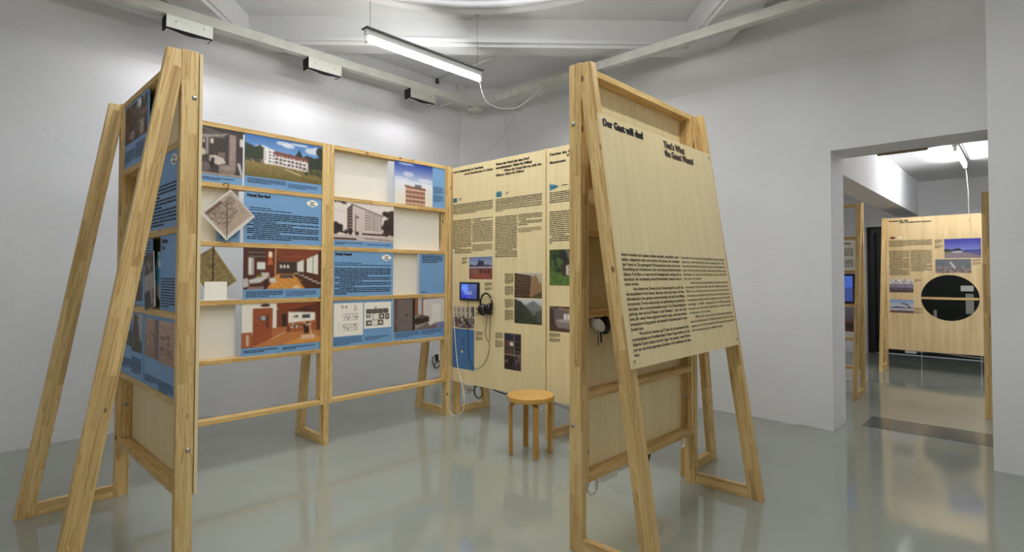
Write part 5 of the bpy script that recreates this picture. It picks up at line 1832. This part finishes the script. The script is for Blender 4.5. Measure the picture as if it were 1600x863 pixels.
# ================================================================== next room
# plywood panel with round opening
PFAR = Plane((9.62, 0, 0), (0, -1, 0), (0, 0, 1))
ff = thing('exhibition_stand', (9.66, 0.9, 0), 'plywood panel with round opening in front of the dark door, next room', 'exhibition stand')
def holed(u0, u1, v0, v1, cu, cv, r, t, seg=48):
    bm = bmesh.new()
    rects = []
    fr = []
    for k in range(seg):
        a = 2 * math.pi * (k + 0.5) / seg
        dx, dy = math.cos(a), math.sin(a)
        s = min([(u1 - cu) / dx if dx > 1e-9 else 1e9, (u0 - cu) / dx if dx < -1e-9 else 1e9, (v1 - cv) / dy if dy > 1e-9 else 1e9, (v0 - cv) / dy if dy < -1e-9 else 1e9])
        rects.append(((cu + r * dx, cv + r * dy), (cu + s * dx, cv + s * dy)))
    V = {}
    for z in (0.0, -t):
        V[z] = [(bm.verts.new((a[0], a[1], z)), bm.verts.new((b[0], b[1], z))) for a, b in rects]
    cor = [(u0, v0), (u1, v0), (u1, v1), (u0, v1)]
    for k in range(seg):
        k2 = (k + 1) % seg
        a, b = rects[k][1], rects[k2][1]
        ex = {0.0: [], -t: []}
        if abs(a[0] - b[0]) > 1e-6 and abs(a[1] - b[1]) > 1e-6:
            c = min(cor, key=lambda q: (q[0] - a[0]) ** 2 + (q[1] - a[1]) ** 2 + (q[0] - b[0]) ** 2 + (q[1] - b[1]) ** 2)
            for z in ex:
                ex[z] = [bm.verts.new((c[0], c[1], z))]
        for z in (0.0, -t):
            bm.faces.new([V[z][k][0], V[z][k2][0], V[z][k2][1]] + ex[z] + [V[z][k][1]])
        bm.faces.new((V[0.0][k][0], V[0.0][k2][0], V[-t][k2][0], V[-t][k][0]))
        o0 = [V[0.0][k][1]] + ex[0.0] + [V[0.0][k2][1]]
        o1 = [V[-t][k][1]] + ex[-t] + [V[-t][k2][1]]
        for i in range(len(o0) - 1):
            bm.faces.new((o0[i], o0[i + 1], o1[i + 1], o1[i]))
    return bm
pmid = (-0.91, 1.235)
bm = holed(-0.62, 0.62, -0.955, 0.955, -0.8145 - pmid[0], 1.043 - pmid[1], 0.318, 0.012)
far_panel = link('panel', bm_mesh(bm, 'panel'), PLY_FAR, ff, PFAR.mat(pmid[0], pmid[1], 0))
box('cross_rail', (9.635, 0.30, 1.017), (9.665, 1.515, 1.050), PINE, ff, (0, 1, 0))
trestle(ff, (9.615, 1.532, 0), (-1, 0, 0), (0, 1, 0), foot=0.42, height=2.20)
box('back_rail', (9.635, 0.30, 2.10), (9.665, 1.515, 2.14), PINE, ff, (0, 1, 0))
box('back_rail', (9.635, 0.30, 0.34), (9.665, 1.515, 0.37), PINE, ff, (0, 1, 0))
box('post', (9.633, 0.27, 0), (9.70, 0.30, 2.19), PINE, ff, (0, 0, 1))
def FPt(s, y, z, cap, mat, y_end):
    return text('title', PFAR, s, -y, z, cap, mat, far_panel, y - y_end, 0.05, hb=0.0014)
def FPw(yl, zt, yr, zb, lines, mat, seed, **kw):
    return word_lines('text_block', PFAR, -yl, zt, -yr, zb, lines, mat, far_panel, seed=seed, **kw)
FPt('Bodensee für Alle', 1.495, 2.136, 0.021, INK, 1.270)
FPt('Lake Constance for Everyone', 1.366, 2.111, 0.021, INK_SOFT, 1.001)
ngon('badge', PFAR, [(-1.455 + 0.035 * math.cos(a * math.pi / 6), 1.900 + 0.018 * math.sin(a * math.pi / 6)) for a in range(12)], MAROON, far_panel)
ngon('badge', PFAR, [(-1.362 + 0.02 * math.cos(a * math.pi / 6), 1.900 + 0.018 * math.sin(a * math.pi / 6)) for a in range(12)], PAPER, far_panel)
FPw(1.498, 1.864, 0.998, 1.768, 7, INK_SOFT, 80, last=.4)
FPw(1.500, 1.716, 1.255, 1.352, 26, INK_SOFT, 81, indent=(8, 20), last=1)
FPw(1.244, 1.716, 1.000, 1.408, 22, INK_SOFT, 82, indent=(15, 19))
FPw(0.968, 1.856, 0.881, 1.795, 5, INK_SOFT, 83)
FPw(0.968, 1.780, 0.881, 1.730, 4, INK_GREY, 84)
FPw(0.567, 1.572, 0.482, 1.540, 3, INK_SOFT, 85)
FPw(0.567, 1.530, 0.482, 1.494, 3, INK_GREY, 86)
FPw(1.203, 1.298, 1.122, 1.262, 3, INK_SOFT, 87)
FPw(1.208, 0.894, 1.113, 0.850, 4, INK_SOFT, 88)
FPw(1.208, 0.842, 1.113, 0.806, 3, INK_GREY, 89)
for (yl, zb, yr, zt), fn in (((0.861, 1.592, 0.474, 1.857), p_lake), ((0.963, 1.388, 0.579, 1.577), p_beach), ((1.500, 1.107, 1.216, 1.298), p_branches), ((1.498, 0.812, 1.215, 1.002), p_kite)):
    picture('photo', PFAR, -yl, zb, -yr, zt, fn, far_panel, dens=150)
fst = thing('power_strip', (9.68, 1.25, 0.26), 'white power strip below the plywood panel in the next room', 'power strip')
box('strip_body', (9.64, 1.20, 0.235), (9.69, 1.33, 0.290), WHITE_PLASTIC, fst, bevel=0.004)
cable('lead', [(9.67, 1.20, 0.26), (9.68, 1.0, 0.275), (9.68, 0.7, 0.255), (9.68, 0.35, 0.235)], 0.006, WHITE_PLASTIC, fst)

# shelf frame beside the doorway, left, running away behind the wall
sf = thing('exhibition_stand', (7.33, 2.0, 0), 'pine shelf with lit screen just inside the doorway on its left', 'exhibition stand')
TOPS2 = [2.18, 1.80, 1.41, 1.02, 0.63, 0.30]
trestle(sf, (7.29, 1.385, 0), (-1, 0, 0), (0, 1, 0), foot=0.42, height=2.19)
trestle(sf, (7.29, 2.60, 0), (-1, 0, 0), (0, 1, 0), foot=0.42, height=2.19)
shelf_frame(sf, (7.30, 1.428, 0), (0, 1, 0), (1, 0, 0), 1.17, 0.066, TOPS2)
bolt((7.27, 1.385, 1.98), (0, -1, 0), sf)
PS = Plane((7.305, 0, 0), (0, -1, 0), (0, 0, 1))
b, p = board(PS, -2.56, -1.462, 1.412, 1.765, 'pale text board in the shelf left inside the doorway', PAPER)
text('title', p, 'Seachens', -1.62, 1.715, 0.021, INK, b, 0.11, 0.07)
word_lines('text_rows', p, -2.1, 1.67, -1.485, 1.56, 7, INK_SOFT, b, seed=91)
word_lines('text_rows', p, -2.1, 1.54, -1.485, 1.43, 7, INK_SOFT, b, seed=92)
mon = thing('monitor', (7.33, 1.7, 1.02), 'black monitor with pale blue picture in the shelf left inside the doorway', 'monitor')
sheet('casing', PS, -2.05, 1.022, -1.465, 1.372, -0.04, -0.004, BLACK, mon, 0.003)
picture('screen', PS, -2.02, 1.050, -1.495, 1.345, p_screen_far, mon, n=-0.003, mat=SCREEN)
b, p = board(PS, -2.56, -1.462, 0.632, 0.985, 'board with dusky red landscape photo below the monitor in the next room', PAPER)
picture('photo', p, -2.5, 0.70, -1.475, 0.985, p_dusk, b, dens=60)
coil('tangled_cable', (7.34, 1.56, 0.20), 0.085, 4, 0.004, CABLE_WHITE, 'tangled pale cable hanging under the shelf left inside the doorway')

# frame at the right of the doorway seen on edge
ef = thing('exhibition_stand', (6.9, 0.29, 0), 'pine frame seen on edge at the right of the doorway, next room', 'exhibition stand')
box('post', (6.845, 0.262, 0), (6.887, 0.330, 2.15), PINE, ef, (0, 0, 1))
prism('slanted_leg', [(0.0, 0), (0.08, 0), (-0.22, 2.15), (-0.27, 2.15)], 0, 0.042, (6.845, -0.03, 0), (0, -1, 0), (0, 0, 1), (1, 0, 0), PINE, ef, (0, 0.13, 1))
box('post', (8.05, 0.262, 0), (8.092, 0.330, 2.15), PINE, ef, (0, 0, 1))
for zz in (2.115, 1.70, 1.30, 0.90, 0.33):
    box('rail', (6.887, 0.265, zz), (8.05, 0.325, zz + 0.033), PINE_DARK, ef, (1, 0, 0))
box('back_panel', (6.887, 0.250, 0.33), (8.05, 0.262, 2.148), PLY, ef)

# tube lamp of the next room with hanging cord
tube_lamp(8.08, 9.42, 0.61, 2.805, FAR_CEIL, 'fluorescent tube lamp on the ceiling of the next room', TUBE_FAR, wires=False,
          cord=[(9.43, 0.61, 2.805), (9.46, 0.60, 2.70), (9.44, 0.585, 2.45), (9.47, 0.585, 2.25), (9.45, 0.58, 2.12), (9.55, 0.58, 2.10)])
tube_lamp(7.0, 8.3, 3.4, 2.805, FAR_CEIL, 'fluorescent tube lamp beyond the beam in the next room', TUBE_FAR, wires=False)
tube_lamp(6.6, 7.9, -1.3, 2.805, FAR_CEIL, 'fluorescent tube lamp behind the pier in the next room', TUBE_FAR, wires=False)
